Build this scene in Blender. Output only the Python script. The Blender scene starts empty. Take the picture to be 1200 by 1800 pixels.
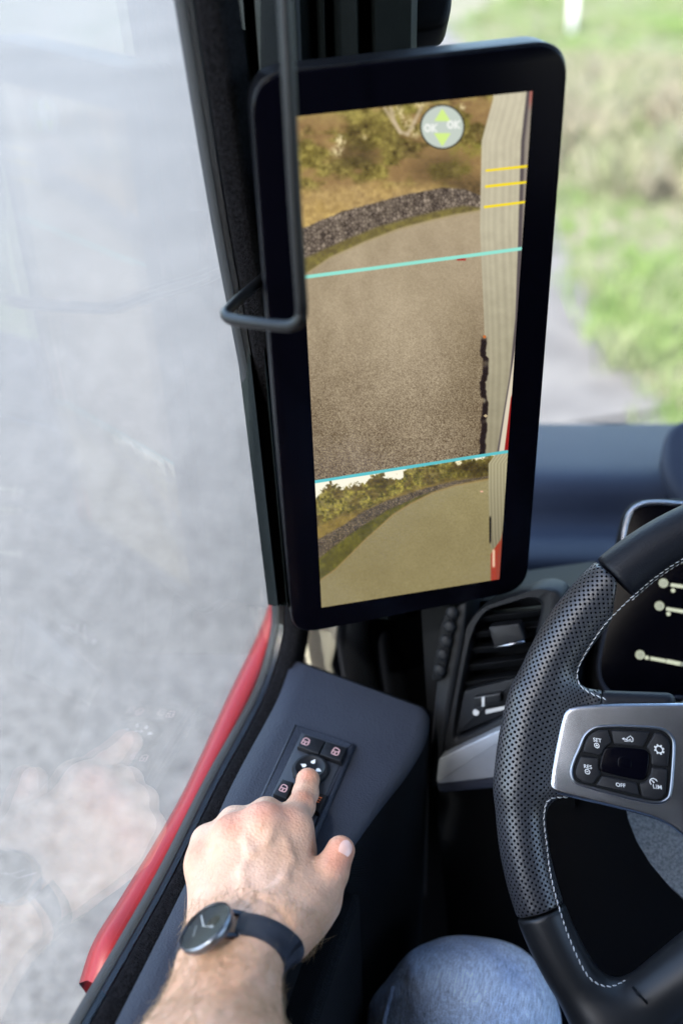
import bpy, bmesh, math
import numpy as np
from mathutils import Vector, Matrix

C = bpy.context.scene
RAD = math.radians
# ------------------------------------------------------------------ camera
YAW, PITCH, ROLL = RAD(18), RAD(32.5), RAD(-2.1)
EYE = np.array([0, 0, 2.5])
FPX = 1750.0                                   # focal length in photo pixels (35 mm on 24x36 portrait)
_F0 = np.array([-math.sin(YAW), math.cos(YAW), 0]); _R0 = np.array([math.cos(YAW), math.sin(YAW), 0]); _U0 = np.array([0, 0, 1.0])
CF = _F0*math.cos(PITCH) - _U0*math.sin(PITCH); _U = _U0*math.cos(PITCH) + _F0*math.sin(PITCH)
CR = _R0*math.cos(ROLL) + _U*math.sin(ROLL); CU = _U*math.cos(ROLL) - _R0*math.sin(ROLL)
cam = bpy.data.cameras.new('camera'); camo = bpy.data.objects.new('camera', cam); C.collection.objects.link(camo)
M = Matrix(((CR[0], CU[0], -CF[0]), (CR[1], CU[1], -CF[1]), (CR[2], CU[2], -CF[2]))).to_4x4()
M.translation = Vector(EYE); camo.matrix_world = M
cam.sensor_fit = 'VERTICAL'; cam.sensor_height = 36; cam.lens = 35; cam.clip_start = 0.02; cam.clip_end = 2000
cam.dof.use_dof = True; cam.dof.focus_distance = 0.70; cam.dof.aperture_fstop = 2.8
C.camera = camo
# ------------------------------------------------------------------ light
EV = 3.12
C.view_settings.view_transform = 'Standard'; C.view_settings.look = 'None'
C.view_settings.exposure = EV; C.view_settings.gamma = 1
C.cycles.use_denoising = True
C.cycles.max_bounces = 8; C.cycles.transparent_max_bounces = 12; C.cycles.caustics_reflective = False
SUN_EL, SUN_AZ = RAD(48), RAD(192)             # azimuth clockwise from +Y (the truck's nose)
W = bpy.data.worlds.new('World'); C.world = W; W.use_nodes = True
nt = W.node_tree; bg = nt.nodes['Background']; sky = nt.nodes.new('ShaderNodeTexSky')
sky.sky_type = 'NISHITA'; sky.sun_disc = False; sky.sun_elevation = SUN_EL; sky.sun_rotation = SUN_AZ
sky.air_density = 1.0; sky.dust_density = 2.0
nt.links.new(sky.outputs[0], bg.inputs[0]); bg.inputs[1].default_value = 0.15
sl = bpy.data.lights.new('sun', 'SUN'); sl.energy = 2.2; sl.angle = RAD(0.5); sl.color = (1, .95, .87)
so = bpy.data.objects.new('sun', sl); C.collection.objects.link(so)
sd = Vector((math.sin(SUN_AZ)*math.cos(SUN_EL), math.cos(SUN_AZ)*math.cos(SUN_EL), math.sin(SUN_EL)))
so.rotation_euler = sd.to_track_quat('Z', 'Y').to_euler(); so.location = (0, -5, 12)

# ------------------------------------------------------------------ projection helpers (world metres)
def ray(p): return CF + CR*(p[0]-600)/FPX - CU*(p[1]-900)/FPX
def DP(p, k): return EYE + ray(p)*k
def onX(p, x): d = ray(p); return EYE + d*(x/d[0])
def onY(p, y): d = ray(p); return EYE + d*(y/d[1])
def onZ(p, z): d = ray(p); return EYE + d*((z-EYE[2])/d[2])
def onP(p, O, n): d = ray(p); return EYE + d*(((O-EYE) @ n)/(d @ n))
def A(*a): return np.array(a, float)
def nrm(v): v = np.asarray(v, float); return v/np.linalg.norm(v)

# ------------------------------------------------------------------ materials
def mat(name, col, rough=.5, metal=0, bump=None, bump2=None, var=None, spec=.5, sheen=0, coat=0, sss=0, emit=None, aniso=0):
    m = bpy.data.materials.new(name); m.use_nodes = True; n = m.node_tree; b = n.nodes['Principled BSDF']
    b.inputs['Base Color'].default_value = (*col, 1); b.inputs['Roughness'].default_value = rough
    b.inputs['Metallic'].default_value = metal; b.inputs['Specular IOR Level'].default_value = spec
    b.inputs['Coat Weight'].default_value = coat; b.inputs['Coat Roughness'].default_value = .05
    b.inputs['Sheen Weight'].default_value = sheen
    tc = n.nodes.new('ShaderNodeTexCoord')
    if sss:
        b.inputs['Subsurface Weight'].default_value = sss; b.inputs['Subsurface Radius'].default_value = (1, .35, .2); b.inputs['Subsurface Scale'].default_value = .006
    if emit:
        b.inputs['Emission Color'].default_value = (*emit[0], 1); b.inputs['Emission Strength'].default_value = emit[1]
    if var:                                     # (scale, second colour)
        t = n.nodes.new('ShaderNodeTexNoise'); t.inputs['Scale'].default_value = var[0]; t.inputs['Detail'].default_value = 6
        n.links.new(tc.outputs['Object'], t.inputs['Vector'])
        r = n.nodes.new('ShaderNodeValToRGB'); r.color_ramp.elements[0].position = .35; r.color_ramp.elements[1].position = .65
        r.color_ramp.elements[0].color = (*col, 1); r.color_ramp.elements[1].color = (*var[1], 1)
        n.links.new(t.outputs['Fac'], r.inputs[0]); n.links.new(r.outputs[0], b.inputs['Base Color'])
    prev = None
    for k, bp in enumerate((bump, bump2)):
        if not bp: continue
        kind, sc, st, dist = bp
        if kind == 'noise':
            t = n.nodes.new('ShaderNodeTexNoise'); t.inputs['Scale'].default_value = sc; t.inputs['Detail'].default_value = 4
            o = t.outputs['Fac']; vi = t.inputs['Vector']
        elif kind == 'voronoi':
            t = n.nodes.new('ShaderNodeTexVoronoi'); t.inputs['Scale'].default_value = sc; o = t.outputs['Distance']; vi = t.inputs['Vector']
        else:                                   # woven: two crossed wave patterns
            t = n.nodes.new('ShaderNodeTexWave'); t.inputs['Scale'].default_value = sc; t.bands_direction = 'DIAGONAL'
            t.inputs['Distortion'].default_value = .6; t.inputs['Detail'].default_value = 1
            o = t.outputs['Fac']; vi = t.inputs['Vector']
        n.links.new(tc.outputs['Object'], vi)
        bn = n.nodes.new('ShaderNodeBump'); bn.inputs['Strength'].default_value = st; bn.inputs['Distance'].default_value = dist
        n.links.new(o, bn.inputs['Height'])
        if prev: n.links.new(prev.outputs[0], bn.inputs['Normal'])
        n.links.new(bn.outputs[0], b.inputs['Normal']); prev = bn
    return m
def glass(name, refl=1.0, tint=(1, 1, 1), rough=0.0):
    m = bpy.data.materials.new(name); m.use_nodes = True; n = m.node_tree; n.nodes.remove(n.nodes['Principled BSDF'])
    out = n.nodes['Material Output']; tr = n.nodes.new('ShaderNodeBsdfTransparent'); gl = n.nodes.new('ShaderNodeBsdfGlossy')
    tr.inputs[0].default_value = (*tint, 1); gl.inputs['Roughness'].default_value = rough
    lw = n.nodes.new('ShaderNodeLayerWeight'); lw.inputs[0].default_value = .5
    pw = n.nodes.new('ShaderNodeMath'); pw.operation = 'POWER'; pw.inputs[1].default_value = 5; n.links.new(lw.outputs['Facing'], pw.inputs[0])
    fr = n.nodes.new('ShaderNodeMath'); fr.operation = 'MULTIPLY_ADD'; fr.inputs[1].default_value = .96; fr.inputs[2].default_value = .04; n.links.new(pw.outputs[0], fr.inputs[0])
    mu = n.nodes.new('ShaderNodeMath'); mu.operation = 'MULTIPLY'; mu.inputs[1].default_value = refl; mu.use_clamp = True
    mx = n.nodes.new('ShaderNodeMixShader')
    n.links.new(fr.outputs[0], mu.inputs[0]); n.links.new(mu.outputs[0], mx.inputs[0])
    n.links.new(tr.outputs[0], mx.inputs[1]); n.links.new(gl.outputs[0], mx.inputs[2]); n.links.new(mx.outputs[0], out.inputs[0])
    return m
GR = ('noise', 900, .35, .0006)                 # fine soft-plastic grain
M_dash = mat('dash_plastic', (.019, .023, .038), .62, bump=('voronoi', 700, .35, .0006), bump2=('noise', 60, .08, .002), var=(14, (.022, .027, .042)), spec=.2)
M_door = mat('door_plastic', (.023, .027, .041), .6, bump=('voronoi', 650, .45, .0007), bump2=('noise', 50, .08, .002), var=(20, (.027, .032, .047)), spec=.18)
M_black = mat('black_plastic', (.003, .0034, .0045), .6, bump=GR, spec=.12)
M_dark = mat('dark_trim', (.007, .008, .0105), .55, bump=GR, spec=.2)
M_pillar = mat('pillar_plastic', (.005, .0075, .008), .75, bump=('noise', 700, .4, .001), var=(30, (.007, .0095, .0105)), spec=.08)
M_fabric = mat('dark_fabric', (.0025, .003, .0045), .95, bump=('wave', 320, .6, .0006), spec=.15)
M_felt = mat('black_felt', (.003, .003, .004), 1, bump=('noise', 900, 1, .002), var=(500, (.014, .014, .017)), spec=.1)
M_rubber = mat('grey_rubber', (.016, .019, .024), .7, spec=.2, bump=('noise', 300, .2, .0008))
M_red = mat('red_paint', (.12, .006, .008), .4, spec=.3, coat=.15, bump=('noise', 25, .02, .002))
M_cream = mat('cream_plastic', (.72, .68, .56), .6, bump=GR)
M_gloss = mat('gloss_black', (.0012, .0012, .003), .2, spec=.07)
M_bezel = mat('display_housing', (.003, .0035, .005), .42, spec=.12, bump=GR)
M_wire = mat('wire_coating', (.004, .0045, .0055), .42, spec=.25, bump=('noise', 400, .15, .0005))
M_leather = mat('smooth_leather', (.0065, .0075, .011), .45, spec=.18, bump=('voronoi', 900, .35, .0005), bump2=('noise', 90, .12, .001))
M_lower = mat('satin_plastic', (.010, .011, .013), .38, spec=.32, bump=('noise', 1500, .15, .0003))
M_silver = mat('brushed_silver', (.34, .36, .41), .27, metal=1, bump=('noise', 1500, .12, .0003), var=(60, (.30, .32, .36)))
M_trim = mat('satin_trim', (.30, .32, .36), .45, metal=.3, bump=('noise', 800, .25, .0003), var=(40, (.26, .28, .31)))
M_button = mat('button_plastic', (.006, .0065, .009), .5, spec=.25, bump=('noise', 1500, .2, .0003))
M_mark = mat('white_marking', (.62, .62, .62), .6)
M_pink = mat('switch_marking', (.42, .25, .26), .6)
M_orange = mat('orange_marking', (.6, .15, .05), .6)
M_stitch = mat('stitching', (.44, .45, .47), .7)
M_mesh = mat('mesh_strap', (.010, .013, .022), .42, metal=.3)
M_case = mat('gunmetal', (.20, .22, .26), .28, metal=1)
M_dial = mat('dial', (.010, .012, .013), .6, spec=.2)
M_hand = mat('watch_hand', (.42, .42, .42), .4)
M_carpet = mat('grey_knit', (.11, .115, .12), .95, bump=('noise', 500, .9, .002), var=(450, (.22, .225, .23)))
M_roofl = mat('roof_lining', (.25, .25, .24), .9)
M_glass_s = glass('side_glass', 1.4, (.97, .99, .98))
M_glass_w = glass('windscreen_glass', .6, (.95, .98, .96))

# ------------------------------------------------------------------ objects
ORG = {}
def setp(o, label=None, cat=None, group=None, kind=None):
    if label: o['label'] = label
    if cat: o['category'] = cat
    if group: o['group'] = group
    if kind: o['kind'] = kind
    return o
def thing(name, label, cat, loc, group=None):
    o = bpy.data.objects.new(name, None); C.collection.objects.link(o); o.location = loc; o.empty_display_size = .05
    ORG[o.name] = np.array(loc, float); return setp(o, label, cat, group)
def mo(name, V, F, m, parent=None, smooth=True, label=None, cat=None, group=None, kind=None, uv=None, mi=None, auto=None):
    V = np.asarray(V, float)
    org = ORG[parent.name] if parent else V.mean(0)
    me = bpy.data.meshes.new(name)
    me.from_pydata((V-org).tolist(), [], [list(map(int, f)) for f in F]); me.update()
    for mm in (m if isinstance(m, (list, tuple)) else [m]): me.materials.append(mm)
    if mi is not None: me.polygons.foreach_set('material_index', np.asarray(mi, np.int32))
    me.polygons.foreach_set('use_smooth', [smooth]*len(me.polygons))
    if uv is not None:
        l = me.uv_layers.new(name='uv'); idx = np.zeros(len(me.loops), np.int32); me.loops.foreach_get('vertex_index', idx)
        l.data.foreach_set('uv', np.asarray(uv, np.float32)[idx].ravel())
    o = bpy.data.objects.new(name, me); C.collection.objects.link(o)
    if parent: o.parent = parent
    else: o.location = org
    ORG[o.name] = org
    if smooth and auto is not None:
        bm = bmesh.new(); bm.from_mesh(me)
        for e in bm.edges:
            if len(e.link_faces) == 2 and e.calc_face_angle(0) > auto: e.smooth = False
        bm.to_mesh(me); bm.free()
    return setp(o, label, cat, group, kind)
class MB:                                       # mesh collector
    def __init__(s): s.V = []; s.F = []; s.M = []; s.n = 0
    def add(s, V, F, m=0):
        V = np.asarray(V, float); s.V.append(V)
        for f in F: s.F.append([i+s.n for i in f]); s.M.append(m)
        s.n += len(V); return s
    def build(s, name, m, parent=None, **k): return mo(name, np.concatenate(s.V), s.F, m, parent, mi=s.M, **k)
def smooth_poly(P, it=2, closed=True):          # Chaikin corner cutting
    P = np.asarray(P, float)
    for _ in range(it):
        if closed:
            Q = np.roll(P, -1, 0); P = np.stack([.75*P+.25*Q, .25*P+.75*Q], 1).reshape(-1, P.shape[1])
        else:
            Q = np.stack([.75*P[:-1]+.25*P[1:], .25*P[:-1]+.75*P[1:]], 1).reshape(-1, P.shape[1]); P = np.concatenate([P[:1], Q, P[-1:]])
    return P
def rp(P, r, k=4):                              # polygon with corners rounded by radius r
    P = np.asarray(P, float); N = len(P); out = []
    for i in range(N):
        p, a, b = P[i], P[i-1], P[(i+1) % N]; la, lb = np.linalg.norm(a-p), np.linalg.norm(b-p)
        ra, rb = min(r, .45*la), min(r, .45*lb)
        for t in np.linspace(0, 1, k): out.append((p+(a-p)/la*ra)*(1-t)**2+2*p*t*(1-t)+(p+(b-p)/lb*rb)*t*t)
    return np.array(out)
def spline(P, n, closed=False):                 # Catmull-Rom
    P = np.asarray(P, float); N = len(P)
    out = []
    segs = N if closed else N-1
    for t in np.linspace(0, segs, n, endpoint=not closed):
        i = min(int(t), segs-1); u = t-i
        g = (lambda k: P[k % N]) if closed else (lambda k: P[min(max(k, 0), N-1)])
        a, b, c, d = g(i-1), g(i), g(i+1), g(i+2)
        out.append(.5*((2*b)+(c-a)*u+(2*a-5*b+4*c-d)*u*u+(3*b-3*c+d-a)*u**3))
    return np.array(out)
def slab(P, n, th, bev=0.0, segs=3):            # polygon (front face points, 3-D) with thickness behind it and rounded front edge
    P = np.asarray(P, float); n = nrm(n); N = len(P); cen = P.mean(0)
    nx, pv = np.roll(P, -1, 0), np.roll(P, 1, 0)
    e1 = nx-P; e0 = P-pv
    o1 = np.cross(e1, n); o0 = np.cross(e0, n)
    o1 /= np.linalg.norm(o1, axis=1)[:, None]+1e-12; o0 /= np.linalg.norm(o0, axis=1)[:, None]+1e-12
    o = o1+o0; o /= np.maximum(np.linalg.norm(o, axis=1)[:, None], 1e-9)
    if np.sum((P-cen)*o) < 0: o = -o
    rings = []
    if bev > 0:
        for k in range(segs+1):
            a = k/segs*math.pi/2; rings.append(P-o*bev*(1-math.sin(a))-n*bev*(1-math.cos(a)))
    else: rings.append(P)
    rings.append(P-n*th)
    V = np.concatenate(rings); F = []
    for r in range(len(rings)-1):
        for i in range(N):
            j = (i+1) % N; F.append([r*N+i, r*N+j, (r+1)*N+j, (r+1)*N+i])
    F.append(list(range(N))[::-1]); F.append([(len(rings)-1)*N+i for i in range(N)])
    return V, F
def tube(P, r, seg=16, caps=True):
    P = np.asarray(P, float); n = len(P); r = np.broadcast_to(r, n)
    T = np.gradient(P, axis=0); T /= np.linalg.norm(T, axis=1)[:, None]
    u = np.cross(T[0], [0, 0, 1.]);  u = u if np.linalg.norm(u) > .1 else np.cross(T[0], [0, 1., 0]); u = nrm(u)
    V = []
    for i in range(n):
        u = nrm(u-T[i]*(u @ T[i])); w = np.cross(T[i], u)
        a = np.linspace(0, 2*np.pi, seg, endpoint=False)
        V.append(P[i]+r[i]*(np.cos(a)[:, None]*u+np.sin(a)[:, None]*w))
    V = np.concatenate(V); F = []
    for i in range(n-1):
        for k in range(seg):
            l = (k+1) % seg; F.append([i*seg+k, i*seg+l, (i+1)*seg+l, (i+1)*seg+k])
    if caps: F += [list(range(seg))[::-1], [(n-1)*seg+k for k in range(seg)]]
    return V, F
def grid(rows):                                 # lofted sheet through rows of points
    R_ = np.asarray(rows, float); n, m = R_.shape[:2]
    F = [[i*m+k, i*m+k+1, (i+1)*m+k+1, (i+1)*m+k] for i in range(n-1) for k in range(m-1)]
    return R_.reshape(-1, 3), F
def box(lo, hi, bev=0):
    lo, hi = np.minimum(lo, hi), np.maximum(lo, hi)
    P = [A(lo[0], lo[1], hi[2]), A(hi[0], lo[1], hi[2]), A(hi[0], hi[1], hi[2]), A(lo[0], hi[1], hi[2])]
    return slab(P, A(0, 0, 1), hi[2]-lo[2], bev)
def ribbon(pts, w, n, lift=0.0, th=.0002):      # flat stroke on a surface with normal n
    P = np.asarray(pts, float)+nrm(n)*lift; T = np.gradient(P, axis=0); T /= np.linalg.norm(T, axis=1)[:, None]+1e-12
    s = np.cross(T, nrm(n)); L = np.concatenate([P+s*w/2, (P-s*w/2)]); m = len(P)
    F = [[i, i+1, m+i+1, m+i] for i in range(m-1)]
    return L, F
def ring_stroke(c, u, v, rad, w, n, lift, a0=0, a1=2*math.pi, k=24):
    a = np.linspace(a0, a1, k); P = c+rad*(np.cos(a)[:, None]*u+np.sin(a)[:, None]*v)
    Pl = P+nrm(n)*lift; q = c+nrm(n)*lift
    I = q+(Pl-q)*(1-w/2/rad); O = q+(Pl-q)*(1+w/2/rad); m = k
    return np.concatenate([I, O]), [[i, i+1, m+i+1, m+i] for i in range(m-1)]
def disc(c, u, v, rad, n, lift, k=16):
    a = np.linspace(0, 2*math.pi, k, endpoint=False); return c+nrm(n)*lift+rad*(np.cos(a)[:, None]*u+np.sin(a)[:, None]*v), [list(range(k))]
_tc = {}
def text_geo(s, c, xd, yd, h, lift_n, lift):    # text centred at c; h = cap height in metres
    if s not in _tc:
        cu = bpy.data.curves.new('t', 'FONT'); cu.body = s; cu.size = 1; cu.align_x = 'CENTER'; cu.align_y = 'CENTER'; cu.offset = .004
        ob = bpy.data.objects.new('t', cu); C.collection.objects.link(ob); dg = bpy.context.evaluated_depsgraph_get(); dg.update()
        me = ob.evaluated_get(dg).to_mesh(); V = np.array([v.co[:] for v in me.vertices]); F = [list(p.vertices) for p in me.polygons]
        ob.evaluated_get(dg).to_mesh_clear(); bpy.data.objects.remove(ob); bpy.data.curves.remove(cu)
        V = V-(V.max(0)+V.min(0))/2; V /= (V[:, 1].max()-V[:, 1].min()); _tc[s] = (V, F)
    V, F = _tc[s]; xd, yd = nrm(xd), nrm(yd)
    return c+nrm(lift_n)*lift+h*(V[:, :1]*xd+V[:, 1:2]*yd), F

# ------------------------------------------------------------------ signed distance modelling
def rcone(P, a, b, r1, r2):                     # tapered capsule
    ba = b-a; l2 = ba @ ba; pa = P-a; h = np.clip(pa @ ba/l2, 0, 1)
    return np.linalg.norm(pa-h[:, None]*ba, axis=1)-(r1+(r2-r1)*h)
def ell(P, c, ax, rad):                         # ellipsoid, ax = 3 unit rows
    q = (P-c) @ np.asarray(ax).T; rad = np.asarray(rad); k0 = np.linalg.norm(q/rad, axis=1); k1 = np.linalg.norm(q/rad**2, axis=1)
    return k0*(k0-1)/np.maximum(k1, 1e-9)
def smin(a, b, k):
    h = np.maximum(k-np.abs(a-b), 0)/k; return np.minimum(a, b)-h*h*k*.25
def smax(a, b, k): return -smin(-a, -b, k)
def chunked(f, P, n=400000):
    return np.concatenate([f(P[i:i+n]) for i in range(0, len(P), n)])
def surfnet(f, lo, hi, h):
    lo = np.asarray(lo, float); hi = np.asarray(hi, float); H = 4*h
    nc = np.ceil((hi-lo)/H).astype(int)+1
    g = np.stack(np.meshgrid(*[np.arange(k) for k in nc], indexing='ij'), -1)
    fc = chunked(f, (lo+(g.reshape(-1, 3)+.375)*H)).reshape(nc)
    v = fc.repeat(4, 0).repeat(4, 1).repeat(4, 2).astype(np.float32)
    idx = np.argwhere(np.abs(v) < H*1.6)
    v[tuple(idx.T)] = chunked(f, lo+idx*h)
    s = v < 0; n = np.array(s.shape)
    c = np.zeros(n-1, np.int8)
    for dx in (0, 1):
        for dy in (0, 1):
            for dz in (0, 1): c += s[dx:n[0]-1+dx, dy:n[1]-1+dy, dz:n[2]-1+dz]
    act = np.argwhere((c > 0) & (c < 8)); ids = -np.ones(n-1, np.int64); ids[tuple(act.T)] = np.arange(len(act))
    acc = np.zeros((len(act), 3)); cnt = np.zeros(len(act))
    corners = [(x, y, z) for x in (0, 1) for y in (0, 1) for z in (0, 1)]
    for a in corners:
        for ax in range(3):
            if a[ax]: continue
            b = list(a); b[ax] = 1
            va = v[tuple((act+a).T)]; vb = v[tuple((act+b).T)]; mk = (va < 0) != (vb < 0)
            t = np.where(mk, va/np.where(mk, va-vb, 1), 0)
            p = np.tile(np.array(a, float), (len(act), 1)); p[:, ax] = t
            acc[mk] += p[mk]; cnt[mk] += 1
    V = lo+(act+acc/cnt[:, None])*h
    F = []
    for ax in range(3):
        u, w = (ax+1) % 3, (ax+2) % 3
        sl0 = [slice(None)]*3; sl1 = [slice(None)]*3; sl0[ax] = slice(0, -1); sl1[ax] = slice(1, None)
        e = np.argwhere(s[tuple(sl0)] != s[tuple(sl1)])
        e = e[(e[:, u] > 0) & (e[:, w] > 0) & (e[:, u] < n[u]-1) & (e[:, w] < n[w]-1)]
        q = []
        for du, dw in ((-1, -1), (0, -1), (0, 0), (-1, 0)):
            k = e.copy(); k[:, u] += du; k[:, w] += dw; q.append(ids[tuple(k.T)])
        q = np.stack(q, 1); flip = ~s[tuple(e.T)]; q[flip] = q[flip][:, ::-1]; q = q[(q >= 0).all(1)]; F.append(q)
    F = np.concatenate(F)
    for _ in range(2):                          # pull vertices exactly on to the surface
        d = chunked(f, V); G = grad(f, V, h*.5); V = V-np.clip(d, -h, h)[:, None]*G/np.maximum((G*G).sum(1), .25)[:, None]
    return V, F
def grad(f, V, e=.0005):
    G = np.zeros_like(V)
    for k in range(3):
        d = np.zeros(3); d[k] = e; G[:, k] = (chunked(f, V+d)-chunked(f, V-d))/(2*e)
    return G
def hit(f, p, t0=.3, t1=1.3):                   # march the view ray of a photo point on to a surface
    d = ray(p); L = np.linalg.norm(d); t = t0
    for _ in range(80):
        v = f((EYE+d*t)[None])[0]; t += v*.8/L
        if abs(v) < 2e-5 or t > t1: break
    return EYE+d*t
def vnoise(x, y, seed=0):                       # value noise
    xi, yi = np.floor(x).astype(np.int64), np.floor(y).astype(np.int64); fx, fy = x-xi, y-yi
    fx = fx*fx*(3-2*fx); fy = fy*fy*(3-2*fy)
    def hsh(a, b):
        k = (a*374761393+b*668265263+seed*974634777) & 0xffffffff; k = ((k ^ (k >> 13))*1274126177) & 0xffffffff
        return ((k ^ (k >> 16)) & 0xffff)/65535.
    return (hsh(xi, yi)*(1-fx)+hsh(xi+1, yi)*fx)*(1-fy)+(hsh(xi, yi+1)*(1-fx)+hsh(xi+1, yi+1)*fx)*fy
def fbm(x, y, o=4, seed=0):
    s = 0; a = .5; t = 0
    for k in range(o): s = s+a*vnoise(x*2**k, y*2**k, seed+k*17); t += a; a *= .55
    return s/t

Z0 = EYE[2]
XP = -.262                                      # plane of the driver's window
ZS = Z0-.575                                    # top of the door sill
#@SETTING
# ================================================================== setting outside
def ground_mat():
    m = bpy.data.materials.new('asphalt'); m.use_nodes = True; n = m.node_tree; b = n.nodes['Principled BSDF']; L = n.links.new
    tc = n.nodes.new('ShaderNodeTexCoord')
    def noise(sc, det=4):
        t = n.nodes.new('ShaderNodeTexNoise'); t.inputs['Scale'].default_value = sc; t.inputs['Detail'].default_value = det; L(tc.outputs['Object'], t.inputs['Vector']); return t
    a, c_, v = noise(.5), noise(22, 5), n.nodes.new('ShaderNodeTexVoronoi'); v.inputs['Scale'].default_value = 55; L(tc.outputs['Object'], v.inputs['Vector'])
    r = n.nodes.new('ShaderNodeValToRGB'); r.color_ramp.elements[0].color = (.042, .041, .0415, 1); r.color_ramp.elements[1].color = (.064, .0625, .063, 1)
    r.color_ramp.elements[0].position = .36; r.color_ramp.elements[1].position = .64
    m1 = n.nodes.new('ShaderNodeMix'); m1.inputs[0].default_value = .5; L(a.outputs[0], m1.inputs[2]); L(c_.outputs[0], m1.inputs[3])
    L(m1.outputs[0], r.inputs[0])
    r2 = n.nodes.new('ShaderNodeValToRGB'); r2.color_ramp.elements[0].color = (.55, .55, .55, 1); r2.color_ramp.elements[1].color = (1.9, 1.9, 1.9, 1)
    L(v.outputs['Color'], r2.inputs[0]); mm = n.nodes.new('ShaderNodeMixRGB'); mm.blend_type = 'MULTIPLY'; mm.inputs[0].default_value = 1
    L(r.outputs[0], mm.inputs[1]); L(r2.outputs[0], mm.inputs[2]); L(mm.outputs[0], b.inputs['Base Color'])
    b.inputs['Roughness'].default_value = .85
    bn = n.nodes.new('ShaderNodeBump'); bn.inputs['Distance'].default_value = .006; L(v.outputs['Distance'], bn.inputs['Height']); L(bn.outputs[0], b.inputs['Normal'])
    return m
def verge_mat(name, cols, sc):
    m = bpy.data.materials.new(name); m.use_nodes = True; n = m.node_tree; b = n.nodes['Principled BSDF']; L = n.links.new
    tc = n.nodes.new('ShaderNodeTexCoord'); t = n.nodes.new('ShaderNodeTexNoise'); t.inputs['Scale'].default_value = sc; t.inputs['Detail'].default_value = 7; t.inputs['Roughness'].default_value = .65
    L(tc.outputs['Object'], t.inputs['Vector']); r = n.nodes.new('ShaderNodeValToRGB'); e = r.color_ramp.elements
    e[0].position, e[0].color = .34, (*cols[0], 1); e[1].position, e[1].color = .66, (*cols[-1], 1)
    for k, c_ in enumerate(cols[1:-1]): q = e.new(.34+.32*(k+1)/(len(cols)-1)); q.color = (*c_, 1)
    L(t.outputs[0], r.inputs[0]); L(r.outputs[0], b.inputs['Base Color']); b.inputs['Roughness'].default_value = .9; b.inputs['Specular IOR Level'].default_value = .2
    return m
M_road = ground_mat()
def sheet(name, P, z, m, label, nsub=1):
    P = np.asarray(P, float); V = np.column_stack([P, np.full(len(P), z)])
    return mo(name, V, [list(range(len(V)))], m, smooth=False, kind='structure')
sheet('road', [(-400, -400), (400, -400), (400, 400), (-400, 400)], 0, M_road, '')
# edge of the verge follows the photograph: curve on the ground
edge = [onZ(p, 0)[:2] for p in [(640, -40), (800, 60), (900, 200), (960, 350), (1010, 470), (1070, 580), (1130, 670), (1200, 735)]]
edge = spline(edge, 40)
edge = np.concatenate([edge, [[2.2, 4.9], [6, 5.3], [60, 9]]])
far = [(60, 300), (-60, 300), (edge[0][0]-14, edge[0][1]+60)]
M_verge = verge_mat('verge_soil', [(.045, .055, .022), (.065, .07, .035), (.12, .10, .08), (.06, .07, .03)], .9)
V2 = np.concatenate([edge, far]); V2 = np.column_stack([V2, np.full(len(V2), .008)])
mo('grass_verge', V2, [list(range(len(V2)))], M_verge, smooth=False, kind='structure')
e2 = edge[:42]; tg = np.gradient(e2, axis=0); tg /= np.linalg.norm(tg, axis=1)[:, None]; off = e2+np.stack([tg[:, 1], -tg[:, 0]], 1)*1.5
if off[20][0] > e2[20][0]: off = 2*e2-off
PT = np.concatenate([e2+(e2-off)*.1, off[::-1]]); PT = np.column_stack([PT, np.full(len(PT), .004)])
nP = len(e2); mo('path', PT, [[i, i+1, 2*nP-2-i, 2*nP-1-i] for i in range(nP-1)], verge_mat('path_gravel', [(.066, .060, .060), (.082, .075, .075), (.096, .088, .086)], 3.0), smooth=False, kind='structure')
# grass on the verge
M_grass = verge_mat('grass_blades', [(.050, .085, .025), (.095, .14, .042), (.125, .135, .08), (.075, .12, .032), (.125, .17, .058)], .7)
rng = np.random.default_rng(5)
def inside(x, y):                               # right of the verge edge
    return x > np.interp(y, edge[:40][::-1][:, 1], edge[:40][::-1][:, 0])
gv, gf, k = [], [], 0
for i in range(15000):
    y = 4.8+26*rng.random()**1.6; x = rng.uniform(-4, 6)
    if not inside(x+abs(rng.normal(0, .14)), y): continue
    hgt = rng.uniform(.06, .20)*(1.6 if vnoise(np.array([x*.8]), np.array([y*.8]))[0] > .55 else .8)
    for b_ in range(5):
        a = rng.random()*6.28; w = .006+.006*rng.random(); ox, oy = rng.normal(0, .03, 2); l = rng.uniform(.2, .6)*hgt
        c, s = math.cos(a), math.sin(a)
        gv += [(x+ox-w*s, y+oy+w*c, 0), (x+ox+w*s, y+oy-w*c, 0), (x+ox+c*l*.4, y+oy+s*l*.4, hgt*.6), (x+ox+c*l, y+oy+s*l, hgt)]
        gf += [(k, k+1, k+2), (k+2, k+1, k+3)]; k += 4
mo('grass', gv, gf, M_grass, smooth=False, label='sunlit green grass on the verge beyond the windscreen', cat='grass', kind='stuff')
dv, df, k = [], [], 0
for i in range(5200):
    y = rng.uniform(9.2, 14.5); x = rng.uniform(-2.2, 4.5)
    if not inside(x, y) or vnoise(np.array([x*.9]), np.array([y*.7]), 7)[0] < .36: continue
    hgt = rng.uniform(.25, .62)
    for b_ in range(5):
        a = rng.random()*6.28; w = .008+.01*rng.random(); ox, oy = rng.normal(0, .09, 2); l = rng.uniform(.2, .7)*hgt; c, s = math.cos(a), math.sin(a)
        dv += [(x+ox-w*s, y+oy+w*c, 0), (x+ox+w*s, y+oy-w*c, 0), (x+ox+c*l*.4+w*s, y+oy+s*l*.4, hgt*.6), (x+ox+c*l, y+oy+s*l, hgt)]
        df += [(k, k+1, k+2), (k+2, k+1, k+3)]; k += 4
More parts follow.
